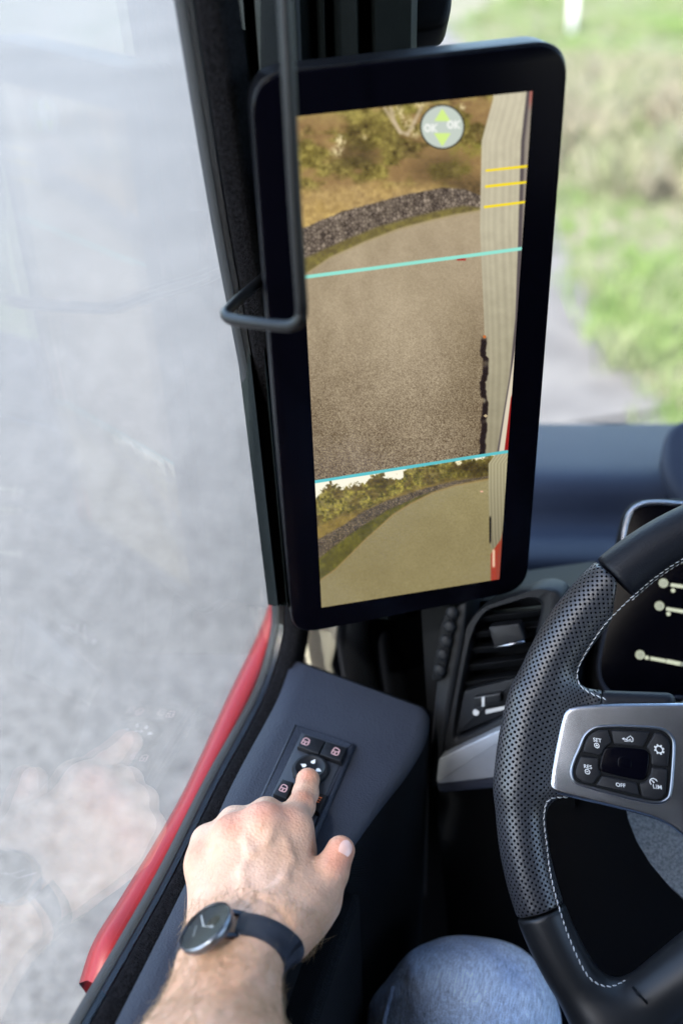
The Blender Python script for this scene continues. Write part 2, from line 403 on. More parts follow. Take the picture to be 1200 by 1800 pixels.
mo('dry_undergrowth', dv, df, verge_mat('dry_stems', [(.085, .08, .055), (.15, .13, .10), (.10, .11, .06), (.19, .165, .14)], 1.1), smooth=False, label='greyish brown dry undergrowth behind the green grass', cat='undergrowth', kind='stuff')
pb = onZ((1003, 62), 0)
pt = thing('marker_post', 'slim pale roadside marker post on the verge', 'post', pb)
M_post = mat('white_post', (.75, .75, .74), .6)
mb = MB().add(*slab([pb+A(dx*.06, dy*.05, 1.02+dx*.02) for dx, dy in ((-1, -1), (1, -1), (1, 1), (-1, 1))], A(0, 0, 1), 1.02, .01)); mb.build('post_body', M_post, pt)
mb = MB().add(*slab([pb+A(dx*.063, dy*.053, .86) for dx, dy in ((-1, -1), (1, -1), (1, 1), (-1, 1))], A(0, 0, 1), .2)); mb.build('black_band', M_black, pt)
#@CAB
# ================================================================== the cab shell
cab = thing('truck_cab', 'dark trimmed truck cab around the driver, with windscreen and pillars', 'truck cab', (.9, .3, 0))
XR, YB, ZF, ZR, YW = 1.95, -.95, Z0-1.5, Z0+.62, 1.12
mo('floor_mat', *box((XP-.02, YB, ZF-.04), (XR, 1.3, ZF)), M_fabric, cab, smooth=False)
mo('roof_lining', *box((XP, YB, ZR), (XR, .95, ZR+.05)), M_roofl, cab, smooth=False)
mo('back_panel', *box((XP, YB-.05, ZF), (XR, YB, ZR)), M_dark, cab, smooth=False)
mb = MB(); mb.add(*box((XR, YB, ZF), (XR+.04, 1.2, ZS))); mb.add(*box((XR, YB, ZS), (XR+.04, -.7, ZR))); mb.add(*box((XR, .85, ZS), (XR+.04, 1.15, ZR)))
mb.build('passenger_side', M_dark, cab, smooth=False)
mo('side_panel', *box((XP-.03, YB, ZS-.01), (XP+.03, -.30, ZR)), M_dark, cab, smooth=False, label='dark panel behind the driver door window')
# windscreen, raked a little
ws = [A(-.30, 1.175, Z0-.66), A(XR, 1.175, Z0-.66), A(XR, .93, ZR), A(-.30, .93, ZR)]
mo('windscreen', *slab(ws, A(0, -.98, -.2), .004), M_glass_w, cab, smooth=False)
mo('front_wall', *box((XP, 1.16, ZF), (XR, 1.25, Z0-.66)), M_black, cab, smooth=False)
# A-pillar: a profile lofted between its top and its foot (px at top y=-60, px at foot y=1200, depth top, depth foot)
prof = [(336, 484, .99, .86), (352, 494, .97, .86), (366, 499, .965, .85), (372, 503, .99, .87), (400, 512, .99, .87), (404, 514, .955, .85), (424, 520, .95, .85),
        (430, 523, .985, .88), (442, 528, .985, .88), (446, 530, .95, .85), (520, 560, .93, .85), (526, 566, .915, .845), (536, 572, .93, .86), (552, 580, .95, .88), (562, 590, .93, .87),
        (570, 596, .93, .87), (580, 604, .96, .90), (594, 612, .93, .88), (600, 620, .92, .88), (628, 640, .915, .88), (634, 646, .95, .91), (648, 660, .95, .91), (660, 680, .92, .90), (726, 700, .93, .92), (736, 706, .96, .95), (738, 708, 1.1, 1.05)]
XTOP, XBOT = -60., 1200.
PSC = .66
def pil(t, q, lo=0):                            # t 0 top .. 1 foot
    return None
rows = []
for q in prof:
    a = DP((q[0]-12*(60/350), -60), q[2]*PSC); b = DP((q[1]+4, 1200), q[3]*(.93 if q[1] < 516 else 1.04))
    rows.append((a, b))
a0, b0 = rows[0]
tt = np.linspace(-.9, .87, 12)
R_ = [[a+(b-a)*t for a, b in rows] for t in tt]
mo('door_pillar', *grid(R_), M_pillar, cab, auto=RAD(35))
#@DOOR
# ================================================================== driver's door
door = thing('cab_door', 'red truck door with dark sill trim, wide window and switch panel', 'door', (-.27, .2, ZF))
# grey/black boundary of the sill = lower and front edge of the pane
gb = [(110, 1812), (237, 1658), (306, 1532), (380, 1382), (459, 1233), (491, 1139), (498, 1068), (488, 950), (458, 720), (401, 400), (338, 0), (322, -100)]
pane_edge = [onX(p, XP) for p in gb]
low = [A(XP, -.30, ZS-.003), A(XP, .2, ZS-.003)]
edge3 = np.array([A(XP, -.30, ZS), A(XP, .22, ZS)] + [onX(p, XP) for p in gb[1:]])
e_end = edge3[-1]; dirn = nrm(edge3[-1]-edge3[-2]); top = e_end+dirn*((ZR-e_end[2])/dirn[2])
EC = np.concatenate([edge3, [top]])
EC = np.concatenate([EC[:-1]]+[(e_end+(top-e_end)*t)[None] for t in np.linspace(.15, 1, 6)]); EC = np.concatenate([[EC[0], EC[0]*.75+EC[1]*.25, EC[0]*.5+EC[1]*.5, EC[0]*.25+EC[1]*.75], EC[1:]]); ES = spline(EC, 130); ES[:, 0] = XP
pp = np.concatenate([ES, [A(XP, -.30, ZR)]])
mo('window_pane', *slab(pp, A(1, 0, 0), .004), M_glass_s, door, smooth=False)
# offset strips following the opening: normal in the y-z plane pointing out of the opening
T = np.gradient(ES, axis=0); T /= np.linalg.norm(T, axis=1)[:, None]
N = np.stack([0*T[:, 0], T[:, 2], -T[:, 1]], 1)  # outwards: below at the sill, ahead at the pillar
def strip(prof_, s=1.0):                        # prof_: list of (x, offset outward); s = scale at the pillar
    sc = [s+(1-s)*abs(N[i][2]) for i in range(len(ES))]
    return grid([[ES[i]+N[i]*o*sc[i]+A(x*sc[i], 0, 0) for i in range(len(ES))] for x, o in prof_])
mo('rubber_seal', *strip([(-.0045, -.0005), (-.0065, -.0025), (-.0108, -.002), (-.0118, .004), (-.0118, .03), (-.005, .04)], .95), M_rubber, door)
mo('felt_seal', *strip([(.001, .004), (.0005, .001), (.004, .000), (.009, .002), (.0135, .003), (.0155, .010), (.0155, .03)]), M_felt, door)
# red outer skin below the glass: lofted from the photographed edge
redL = [(64, 1890), (130, 1752), (163, 1658), (214, 1575), (287, 1455), (335, 1365), (401, 1222), (450, 1120), (472, 1060), (479, 1020)]
redR = [(80, 1950), (166, 1765), (205, 1665), (250, 1590), (310, 1475), (352, 1385), (427, 1233), (462, 1145), (484, 1068), (487, 1018)]
NR = 60
def redrow(P, x): return spline([onX(p, x) for p in P], NR)
r0, r1 = redrow(redR, -.2745), redrow(redL, -.296)
mid = (r0+r1)/2+A(0, 0, .006)
cut = slice(6, None)
rows = [r0+A(.012, 0, -.03), r0+A(.002, 0, -.004), r0, .65*r0+.35*r1+A(0, 0, .0045), mid, .3*r0+.7*r1+A(0, 0, .004), r1, r1+A(.003, 0, -.008), r1+A(.014, 0, -.05)]
rows = [[q for q in r[8:]] for r in rows]
mo('belt_rail', *grid(rows), M_red, door, label='glossy red painted door edge outside the glass')
mo('outer_skin', *box((-.292, -.5, Z0-1.7), (-.286, .46, Z0-.70), .002), M_red, door, smooth=False)
# sill plateau and inner panel
LE = [(274, 1658), (410, 1375), (486, 1233), (513, 1160)]
lft = [A(-.2455, -.30, ZS)]+[onZ(p, ZS) for p in LE]
RE = [(500, 1660), (560, 1550), (612, 1470), (662, 1402), (705, 1348), (736, 1296), (745, 1266), (747, 1250), (744, 1243)]
rgt = [A(-.145, -.30, ZS)]+[onZ(p, ZS) for p in RE]
lftc = spline(lft, 50); rgtc = spline(rgt, 50)+A(-.006, 0, 0)
lftc[:, 0] = np.minimum(lftc[:, 0], -.2445)
fr = onZ((513, 1160), ZS)
def drop(P, dx, dz, dy=0): return P+A(dx, dy, dz)
t_ = np.linspace(0, 1, 8)
rows = [drop(lftc, -.0012, -.012), drop(lftc, -.0008, -.002), lftc] + [lftc*(1-t)+rgtc*t for t in t_[1:-1]] + [rgtc]
for a in (25, 50, 75, 90): rows.append(drop(rgtc, .010*math.sin(RAD(a)), -.010*(1-math.cos(RAD(a))), 0))
mo('panel_side', *grid([rows[-1], drop(rgtc, .0098, -.03), drop(rgtc, .008, -.2), drop(rgtc, .0, -.6)]), M_fabric, door)  # side below the armrest: its shade is put into a near-black colour
V, F = grid(rows); mo('armrest_panel', V, F, M_door, door)
mo('door_lining', *box((-.24, -.5, ZF), (-.14, .44, ZS-.045), .01), M_fabric, door, smooth=False)
# front cap of the plateau
c0 = np.array([r[-1] for r in rows]); mo('panel_end', *grid([c0, c0+A(0, .006, -.004), c0+A(0, .01, -.25)]), M_fabric, door)
# ---- switch panel
def Z6(x, y, z=ZS): return onZ((330+x*.26667, 1250+y*.26667), z)
UPZ = A(0, 0, 1)
po = [Z6(*p) for p in [(702, 100), (1112, 236), (700, 1170), (285, 985)]]
frame_P = smooth_poly(np.array(po), 0)
sw = mo('switch_panel', *slab(smooth_poly([po[0]*.97+po[1]*.03, po[0]*.03+po[1]*.97, po[1]*.99+po[2]*.01, po[1]*.01+po[2]*.99, po[2]*.97+po[3]*.03, po[2]*.03+po[3]*.97, po[3]*.99+po[0]*.01, po[3]*.01+po[0]*.99], 1)+A(0, 0, .0045), UPZ, .006, .003), M_door, door)
inner = [Z6(*p, ZS+.0045) for p in [(752, 148), (1052, 240), (668, 1120), (352, 975)]]
ip = mo('inset_plate', *slab(np.array(inner)+A(0, 0, .0012), UPZ, .003, .001), M_dark, sw, auto=RAD(30))
ip.data.materials[0] = mat('inset_plastic', (.025, .029, .040), .5, bump=GR)
ZB = ZS+.0058
def btn(name, pts, th=.005, marks=(), bev=.0012, m=M_button):
    P = np.array([Z6(*p, ZB+.0045) for p in pts]); mb = MB(); mb.add(*slab(P, UPZ, th, bev))
    for (kind, x, y, s, mi_) in marks:
        c = Z6(x, y, ZB+.0045); ux = nrm(Z6(x+30, y+10, ZB)-Z6(x, y, ZB)); uy = np.cross(UPZ, ux)
        if kind == 'win':
            q = np.array([c+s*(ux*a+uy*b) for a, b in ((-.8, -1), (.8, -1), (.8, .4), (.3, 1), (-.8, 1))]); q2 = np.concatenate([q, q[:1]])
            mb.add(*ribbon(spline(q2, 24), s*.32, UPZ, .00025), mi_); mb.add(*ribbon([c-ux*s*.8, c, c+ux*s*.8], s*.3, UPZ, .0003), mi_); mb.add(*ribbon([c-uy*s, c-uy*s*.6, c-uy*s*.2], s*.4, UPZ, .0003), mi_)
        if kind == 'dot': mb.add(*disc(c, ux, uy, s, UPZ, .0003), mi_)
        if kind == 'bar':
            for dd in (-.5, .1, .7): mb.add(*ribbon([c+uy*s*dd-ux*s*.7, c+uy*s*dd, c+uy*s*dd+ux*s*.7], s*.3, UPZ, .0003), mi_)
    return mb.build(name, [m, M_pink, M_orange, M_mark], sw, auto=RAD(30))
btn('window_switch', [(768, 150), (905, 195), (862, 280), (722, 230)], marks=[('win', 778, 202, .0030, 1), ('dot', 838, 226, .0008, 0)])
btn('window_switch', [(911, 197), (1048, 242), (1008, 332), (868, 282)], marks=[('win', 975, 268, .0030, 1), ('dot', 918, 248, .0008, 0)])
btn('mirror_select_switch', [(622, 445), (696, 468), (650, 578), (562, 545)], marks=[('win', 632, 510, .0028, 1)])
btn('heater_switch', [(838, 530), (918, 552), (866, 668), (800, 640)], marks=[('bar', 853, 585, .0036, 2)])
btn('lower_switch', [(700, 790), (815, 825), (770, 930), (650, 890)])
kc = Z6(808, 385, ZB+.002); kx, ky = A(1, 0, 0), A(0, 1, 0)
mb = MB(); a = np.linspace(0, 2*np.pi, 48, endpoint=False)
rk = np.linalg.norm(Z6(925, 400, ZB)-Z6(690, 365, ZB))/2
prf = [(1.06, -.006), (1.06, -.0035), (1.0, -.003), (1.0, .001), (.93, .0025), (.80, .0028), (.66, .0016), (.5, .0008), (.25, .0004)]
Vk = np.concatenate([kc+A(0, 0, z)+rk*s*(np.cos(a)[:, None]*kx+np.sin(a)[:, None]*ky) for s, z in prf])
Fk = [[r*48+i, r*48+(i+1) % 48, (r+1)*48+(i+1) % 48, (r+1)*48+i] for r in range(len(prf)-1) for i in range(48)]+[[(len(prf)-1)*48+i for i in range(48)]]
mb.add(Vk, Fk)
for (x, y, ang) in ((828, 332, 75), (762, 357, 165), (862, 390, -15)):
    c = Z6(x, y, ZB+.0050); u = A(math.cos(RAD(ang)), math.sin(RAD(ang)), 0); w = A(-u[1], u[0], 0); s = .0021
    mb.add([c+u*s*1.2, c+w*s*.9-u*s*.3, c+w*s*.5-u*s, c-w*s*.5-u*s, c-w*s*.9-u*s*.3], [[0, 1, 2, 3, 4]], 1)
mb.build('mirror_knob', [M_button, M_mark], sw, auto=RAD(30))
# ---- cream trim and dark column at the foot of the pillar
mo('pillar_foot_trim', *slab(np.array([onY(p, .665) for p in [(470, 1040), (600, 1030), (590, 1140), (583, 1170), (596, 1215), (560, 1200), (490, 1165)]]), A(.2, -1, .3), .01, .002), M_cream, cab, label='cream plastic trim at the foot of the dark pillar')
mo('wiring_column', *tube([onY((618, 1000), .70), onY((622, 1120), .69), onY((640, 1230), .685), onY((650, 1500), .68)], .017, 20), M_dark, cab)
mo('wiring_column', *tube([onY((680, 1000), .74), onY((682, 1120), .73), onY((700, 1230), .72), onY((700, 1500), .72)], .012, 20), M_black, cab)
mo('kick_panel', *box((XP, .72, ZF), (-.10, .76, Z0-.45)), mat('footwell_shade', (.0012, .0013, .0016), 1, spec=0), cab, smooth=False)  # near-black without gloss: the footwell shade is painted into this panel
# sensor housing at the pillar top
mb = MB(); mb.add(*slab(smooth_poly([DP(p, .72) for p in [(600, -220), (755, -220), (752, -30), (752, 50), (735, 82), (690, 96), (625, 100), (600, 100)]], 2), -CF, .07, .006))
mb.add(*slab(smooth_poly([DP(p, .68) for p in [(700, -220), (795, -220), (797, -20), (790, 35), (768, 50), (700, 55)]], 2), -CF, .03, .005))
mb.build('sensor_housing', M_black, cab, auto=RAD(35))
#@DASH
# ================================================================== dashboard
dash = thing('dashboard', 'blue grey soft dashboard with instrument screen and air vent', 'dashboard', (.6, .8, ZF))
def drow(ypx, Y, x0=640, x1=2300, n=40, dy=0): return [onY((x, ypx+dy*(x-1075)/1000.), Y) for x in np.linspace(x0, x1, n)]
rows = [drow(760, 1.17), drow(745, 1.14), drow(757, 1.08), drow(800, .97), drow(845, .905), drow(925, .868), drow(955, .825), drow(985, .797), drow(1020, .785), drow(1030, .80), drow(1034, .86)]
R_ = np.array(rows); RR = spline(R_.reshape(len(rows), -1), 40).reshape(40, -1, 3)
mo('top_pad', *grid(RR), M_dash, dash)
hd = smooth_poly([onP(p, DP((1180, 800), 1.0), A(0, -.35, .94)) for p in [(1163, 850), (1160, 790), (1175, 758), (1215, 748), (1900, 735), (1900, 1000), (1260, 960), (1200, 905)]], 3)
mo('instrument_hood', *slab(hd+A(0, 0, .012), A(0, -.3, .95), .03, .010, 5), M_dash, dash, label='raised rim of the dashboard top above the steering wheel')
# instrument cluster in the plane parallel to the wheel
E40 = RAD(40); WN = A(0, -math.cos(E40), math.sin(E40)); WA = A(1, 0, 0); WB = A(0, math.sin(E40), math.cos(E40))
WC = EYE+A(.171, .509, -.522)
CO = WC-WN*.16
def onC(p, off=0): return onP(p, CO+WN*off, WN)
scr = smooth_poly([onC(p) for p in [(1052, 1160), (1068, 1080), (1100, 915), (1120, 888), (1160, 884), (1700, 900), (1700, 1230), (1200, 1226), (1085, 1222), (1056, 1200)]], 2)
fo = smooth_poly([onC(p, -.006) for p in [(1030, 1165), (1055, 1080), (1085, 930), (1098, 888), (1140, 872), (1750, 880), (1750, 1290), (1200, 1262), (1060, 1250), (1030, 1220)]], 2)
mo('screen_surround', *slab(fo, WN, .05, .006), M_black, dash, auto=RAD(35))
scrm = mo('instrument_screen', *slab(scr+WN*.002, WN, .006, .0005), M_gloss, dash, auto=RAD(30))
mo('chrome_edge', *tube(spline([onC(p, .003) for p in [(1093, 965), (1096, 935), (1106, 903), (1128, 887), (1160, 884), (1230, 888), (1500, 894)]], 60), .0022, 10), M_silver, dash)
mo('screen_edge', *tube(spline([onC(p, .001) for p in [(1070, 1075), (1062, 1110), (1052, 1160), (1053, 1190), (1065, 1212), (1090, 1224), (1200, 1226)]], 50), .0019, 10), M_dash, dash)
M_gauge = mat('gauge_glow', (.1, .1, .1), .5, emit=((.62, .66, .46), .11)); M_gauge2 = mat('gauge_glow_dim', (.1, .1, .1), .5, emit=((.45, .5, .35), .05))
def gq(mb, p, q, w, lift=.0032, m=0):
    a, b = onC(p, lift), onC(q, lift); mb.add(*ribbon(np.linspace(a, b, 3), w, WN), m)
for nm, ic, dt, br in (('fuel_gauge', (1165, 1025), (1182, 1038), ((1178, 1028), (1330, 1050))), ('coolant_gauge', (1158, 1065), (1174, 1079), ((1170, 1070), (1330, 1096))), ('range_gauge', (1124, 1151), (1136, 1156), ((1142, 1157), (1169, 1162)))):
    mb = MB(); c = onC(ic, .0032)
    mb.add(*ring_stroke(c, WA, WB, .0032, .0010, WN, 0, k=20), 0); mb.add(*disc(c, WA, WB, .0028, WN, -.0001), 1); mb.add(*disc(onC(dt, .0034), WA, WB, .0017, WN, 0), 0)
    mb.add(*text_geo('E' if nm != 'range_gauge' else 'D', c, WA, WB, .0032, WN, .0003), 0)
    gq(mb, br[0], br[1], .0028)
    if nm == 'range_gauge': gq(mb, (1170, 1162), (1195, 1167), .0033, m=0); gq(mb, (1196, 1167), (1330, 1190), .0033, m=1)
    mb.build(nm, [M_gauge, M_gauge2], scrm, smooth=False)
mb = MB(); mb.add(*text_geo('III', onC((1193, 984), .0034), WA, WB, .006, WN, 0), 0); mb.build('screen_text', [M_gauge2], scrm, smooth=False)
# ---- face of the dashboard with the side air vent
VO = DP((880, 1180), .80); VN = nrm(A(-.12, -.93, .34))
def onV(p, off=0): return onP(p, VO+VN*off, VN)
mo('lower_face', *slab([onV(p, -.040) for p in [(740, 1070), (1010, 1036), (1010, 1420), (760, 1400)]], VN, .1), M_black, dash, smooth=False)
mo('under_panel', *slab([onV(p, -.05) for p in [(760, 1330), (1700, 1300), (1700, 2100), (800, 1800)]], VN, .02), M_black, dash, smooth=False)
vf = [(822, 1075), (905, 1046), (950, 1030), (985, 1040), (990, 1062), (968, 1105), (950, 1180), (930, 1262), (900, 1290), (790, 1335), (776, 1322), (790, 1200)]
vi = [(838, 1078), (900, 1060), (930, 1052), (950, 1058), (948, 1085), (930, 1150), (915, 1200), (905, 1240), (880, 1262), (803, 1300), (797, 1290), (812, 1200)]
vo_ = smooth_poly([onV(p) for p in vf], 2); vi_ = smooth_poly([onV(p, .0) for p in vi], 2); n_ = len(vo_)
rg = [vo_-VN*.03, vo_-VN*.003, vo_*.85+vi_*.15, vi_*.8+vo_*.2, vi_-VN*.003, vi_-VN*.035]
V = np.concatenate(rg); F = [[r*n_+i, r*n_+(i+1) % n_, (r+1)*n_+(i+1) % n_, (r+1)*n_+i] for r in range(len(rg)-1) for i in range(n_)]
vent = mo('air_vent', V, F, M_dark, dash, auto=RAD(50))
for k, (y0, y1, xl, xr) in enumerate([(1085, 1072, 832, 950), (1112, 1100, 828, 946), (1140, 1128, 822, 940), (1170, 1156, 818, 934), (1200, 1184, 812, 926)]):
    P = [onV((xl, y0), -.008), onV((xr, y1), -.008), onV((xr, y1+11), -.012), onV((xl, y0+11), -.012)]
    mo('slat', *slab(P, VN, .014, .0012), M_black, vent, auto=RAD(40))
mo('adjuster_tab', *slab(rp([onV(p, .006) for p in [(857, 1102), (912, 1096), (922, 1126), (880, 1137), (868, 1138)]], .002), VN, .012, .0015), M_button, vent, auto=RAD(40))
mo('adjuster_edge', *tube([onV((868, 1138), .008), onV((895, 1133), .0085), onV((921, 1127), .008)], .0012, 8), M_silver, vent)
mb = MB(); mb.add(*slab(rp([onV(p, -.004) for p in [(815, 1215), (912, 1190), (900, 1250), (800, 1292)]], .002), VN, .01, .001)); mb.build('blower_panel', M_dark, vent, auto=RAD(40))
mb = MB(); mb.add(*slab(rp([onV(p, .002) for p in [(831, 1226), (880, 1218), (878, 1236), (834, 1244)]], .002), VN, .006, .001)); mb.add(*slab([onV(p, .003) for p in [(846, 1226), (851, 1225), (851, 1242), (846, 1243)]], VN, .006, .0004), 1)
mb.add(*disc(onV((836, 1252), -.0035), WA, WB, .0026, VN, .0002), 1); mb.add(*slab([onV(p, -.0033) for p in [(853, 1248), (892, 1240), (892, 1246), (853, 1255)]], VN, .001), 1); mb.build('blower_slider', [M_lower, mat('slider_mark', (.5, .5, .5), .5)], vent, auto=RAD(40))
mo('trim_strip', *slab(rp([onV(p, .012) for p in [(770, 1335), (775, 1331), (890, 1277), (960, 1245), (960, 1356), (900, 1364), (770, 1378), (766, 1374)]], .004), VN, .02, .0015), M_trim, dash, auto=RAD(40), label='brushed silver trim strip below the air vent')
mo('trim_base', *slab(rp([onV(p, .010) for p in [(766, 1374), (900, 1362), (960, 1355), (960, 1378), (900, 1384), (770, 1394)]], .003), VN, .03, .002), M_dash, dash, auto=RAD(40))
# side column with the small round louvres
mo('side_column', *slab(smooth_poly([onV(p, .004) for p in [(800, 1060), (826, 1060), (776, 1325), (764, 1390), (750, 1380), (754, 1320), (768, 1180), (783, 1100)]], 1), VN, .06, .004), M_dark, dash, auto=RAD(40))
lv = mo('side_louvre', *slab(smooth_poly([onV(p, .009) for p in [(778, 1070), (803, 1066), (782, 1185), (775, 1198), (760, 1198), (757, 1188)]], 1), VN, .01, .002), M_black, dash, auto=RAD(40))
for (x, y) in ((793, 1078), (789, 1102), (783, 1127), (777, 1151), (772, 1178)):
    c = onV((x, y), .010); a = np.linspace(0, 2*np.pi, 20, endpoint=False); uu = nrm(onV((x+10, y-2), .01)-c); vv = np.cross(VN, uu)
    V = np.concatenate([c+VN*z+(.0048*s)*(np.cos(a)[:, None]*uu+1.15*np.sin(a)[:, None]*vv) for s, z in ((1, -.003), (1, 0), (.8, .0016), (.4, .0024))])
    F = [[r*20+i, r*20+(i+1) % 20, (r+1)*20+(i+1) % 20, (r+1)*20+i] for r in range(3) for i in range(20)]+[[60+i for i in range(20)]]
    mo('louvre_bead', V, F, M_dark, lv)
# ---- steering column gaiter
ax0, ax1 = WC-WN*.10+A(0, 0, -.02), A(.20, .95, ZF+.35)
cc = [];
for t in np.linspace(0, 1, 14):
    c = ax0*(1-t)+ax1*t; a = np.linspace(0, 2*np.pi, 40, endpoint=False); r = .135*(1-t)+.055*t
    u_, v_ = A(1, 0, 0), nrm(np.cross(nrm(ax1-ax0), A(1, 0, 0)))
    cc.append(c+r*(np.cos(a)[:, None]*u_+.75*np.sin(a)[:, None]*v_))
V = np.concatenate(cc); F = [[r*40+i, r*40+(i+1) % 40, (r+1)*40+(i+1) % 40, (r+1)*40+i] for r in range(13) for i in range(40)]+[list(range(40))]
mo('column_gaiter', V, F, M_carpet, dash, label='grey knitted cover round the steering column')
#@DISPLAY
# ================================================================== mirror display
cx_, cy_ = A(.98359887, -.14807042, .10299711), A(.03051482, .84285766, .53727071)
toW = lambda c: CR*c[0]-CU*c[1]+CF*c[2]
SX, SY = nrm(toW(cx_)), nrm(toW(cy_)); SN = nrm(np.cross(SX, SY)); SN = SN if SN @ CF < 0 else -SN
SO = DP((520, 205), 1.6046*.3615)
def onS(p, off=0): return onP(p, SO+SN*off, SN)
disp = thing('mirror_display', 'tall black camera mirror display showing the road and trailer behind', 'display', onS((700, 1110), -.02))
ho = np.array([onS(p) for p in [(437, 130), (1003, 68), (926, 1040), (514, 1120)]])
def roundc(Q, r, k=10):
    out = []; N_ = len(Q)
    for i in range(N_):
        p, a, b = Q[i], Q[i-1], Q[(i+1) % N_]; da, db = nrm(a-p), nrm(b-p)
        for t in np.linspace(0, 1, k): out.append((p+da*r)*(1-t)**2+2*p*t*(1-t)+(p+db*r)*t*t)
    return np.array(out)
hr = roundc(ho, .022)
mo('housing', *slab(hr-SN*.0015, SN, .026, .002, 4), M_bezel, disp, auto=RAD(50))
cen = hr.mean(0)
gl_ = cen+(hr-cen)*A(1, 1, 1)*.992
mo('front_glass', *slab(gl_, SN, .003, .0012, 3), M_gloss, disp, auto=RAD(50))
mo('mounting_arm', *tube([onS((640, 300), -.03), onS((600, 320), -.05), onS((560, 330), -.11)], .022, 20), M_black, disp); mo('mounting_arm', *tube([onS((700, 880), -.03), onS((680, 880), -.05), onS((640, 885), -.12)], .020, 20), M_black, disp)
# the picture on the screen, painted as a fine grid of coloured points
q4 = np.array([onS(p, .0004) for p in [(520, 205), (935, 160), (877, 1018), (565, 1068)]])
NX, NY = 380, 800
uu, vv = np.meshgrid(np.linspace(0, 1, NX), np.linspace(0, 1, NY))
# the corners form a rectangle in space, so bilinear = true position
PV = (q4[0]*(1-uu[..., None])+q4[1]*uu[..., None])*(1-vv[..., None])+(q4[3]*(1-uu[..., None])+q4[2]*uu[..., None])*vv[..., None]
D_ = PV-EYE; zz = D_ @ CF; PX = 600+FPX*(D_ @ CR)/zz; PY = 900-FPX*(D_ @ CU)/zz
def lin(c): c = np.asarray(c, float)/255; return np.where(c < .04045, c/12.92, ((c+.055)/1.055)**2.4)
def paint(X, Y, U, V_):
    def iy(pts): pts = sorted(pts); return np.interp(X, [p[0] for p in pts], [p[1] for p in pts])
    def ix(pts): pts = sorted(pts, key=lambda p: p[1]); return np.interp(Y, [p[1] for p in pts], [p[0] for p in pts])
    def mixc(c, m, col): m = np.clip(m, 0, 1)[..., None]; return c*(1-m)+np.asarray(col, float)*m if np.ndim(col) == 1 else c*(1-m)+col*m
    def sst(a, b, x): t = np.clip((x-a)/(b-a), 0, 1); return t*t*(3-2*t)
    l1 = np.interp(X, [537, 917], [487, 437]); l2 = np.interp(X, [553, 890], [847, 794])
    leaf = fbm(X/7, Y/7, 4, 3); big = fbm(X/45, Y/38, 3, 9); fine = fbm(X/3.2, Y/3.2, 3, 21); med = fbm(X/16, Y/13, 4, 33)
    hsh = vnoise(X*.9, Y*.9, 77)
    def stones(cx, cy, seed):                   # worley cells: separate stones with dark joints
        gx, gy = X/cx, Y/cy; xi, yi = np.floor(gx), np.floor(gy); f1 = np.full(X.shape, 9.); f2 = f1.copy(); tn = f1*0
        for i in (-1, 0, 1):
            for j in (-1, 0, 1):
                a_, b_ = xi+i, yi+j; hx = vnoise(a_, b_, seed); hy = vnoise(a_, b_, seed+9); d = np.hypot(a_+hx-gx, b_+hy-gy); new = d < f1
                f2 = np.where(new, f1, np.minimum(f2, d)); tn = np.where(new, vnoise(a_, b_, seed+21), tn); f1 = np.where(new, d, f1)
        return sst(.02, .32, f2-f1)*(.55+.75*tn)
    sA, sB = stones(6, 7, 40), stones(3.4, 3.6, 41)
    # upper view: trees
    b0 = (leaf*.45+med*.55)
    fol = np.stack([112+190*(b0-.42)+60*(big-.5), 99+180*(b0-.42)+60*(big-.5), 50+110*(b0-.42)+20*(big-.5)], -1)
    fol = fol+((fine-.5)*46+(vnoise(X/1.6, Y/1.6, 88)-.5)*22)[..., None]*np.array([1, .95, .6])
    fol = mixc(fol, sst(.45, .66, fbm(X/60+4, Y/30, 3, 51))*.75, (164, 128, 88))
    dk = (sst(58, 18, np.hypot((X-628)*1., (Y-272)*1.7))+sst(75, 20, np.hypot(X-775, (Y-300)*1.6))*.8+sst(60, 15, np.hypot((X-835), (Y-335)*1.6)))*(.45+.9*(leaf-.3))
    fol = mixc(fol, dk*.8, (66, 54, 36))
    fol = mixc(fol, sst(235, 165, Y+.1*(X-520))*.75*sst(.25, .6, med), (198, 188, 108))
    fol = mixc(fol, sst(.5, .78, fbm(X/20, Y/24, 4, 91))*.5*sst(640, 700, X)*sst(330, 250, Y), (140, 138, 58))
    for (cx, cy, s, d) in ((598, 246, 7, 1), (592, 264, 9, 1), (640, 240, 4, .6), (700, 196, 9, .8), (735, 182, 8, 1), (728, 232, 9, .7), (812, 188, 5, .8), (750, 166, 16, .7), (716, 214, 9, .7)):
        fol = mixc(fol, d*sst(s*1.9, s*.3, np.hypot(X-cx, Y-cy)+10*(leaf-.5))*sst(.38, .6, fine), (240, 222, 170))
    for pl in (((676, 190), (690, 212), (703, 232), (716, 236), (728, 214), (740, 190)), ((703, 232), (694, 216), (686, 190))):
        for (a, b) in zip(pl[:-1], pl[1:]):
            ax, ay = a; bx, by = b; t = np.clip(((X-ax)*(bx-ax)+(Y-ay)*(by-ay))/((bx-ax)**2+(by-ay)**2), 0, 1)
            fol = mixc(fol, .75*sst(5.0, 1.5, np.hypot(X-ax-t*(bx-ax), Y-ay-t*(by-ay))), (206, 186, 152))
    # dry grass bank
    gt = iy([(500, 335), (560, 330), (620, 322), (700, 322), (760, 325), (850, 350)])+14*(med-.5)
    dry = np.stack([184+70*(leaf-.5)+35*(big-.5), 154+66*(leaf-.5)+30*(big-.5), 98+45*(leaf-.5)], -1)
    c = mixc(fol, sst(-12, 14, Y-gt), dry)
    wt = iy([(500, 410), (540, 398), (600, 372), (660, 356), (720, 340), (780, 330), (815, 332), (850, 345)])+3*(leaf-.5)
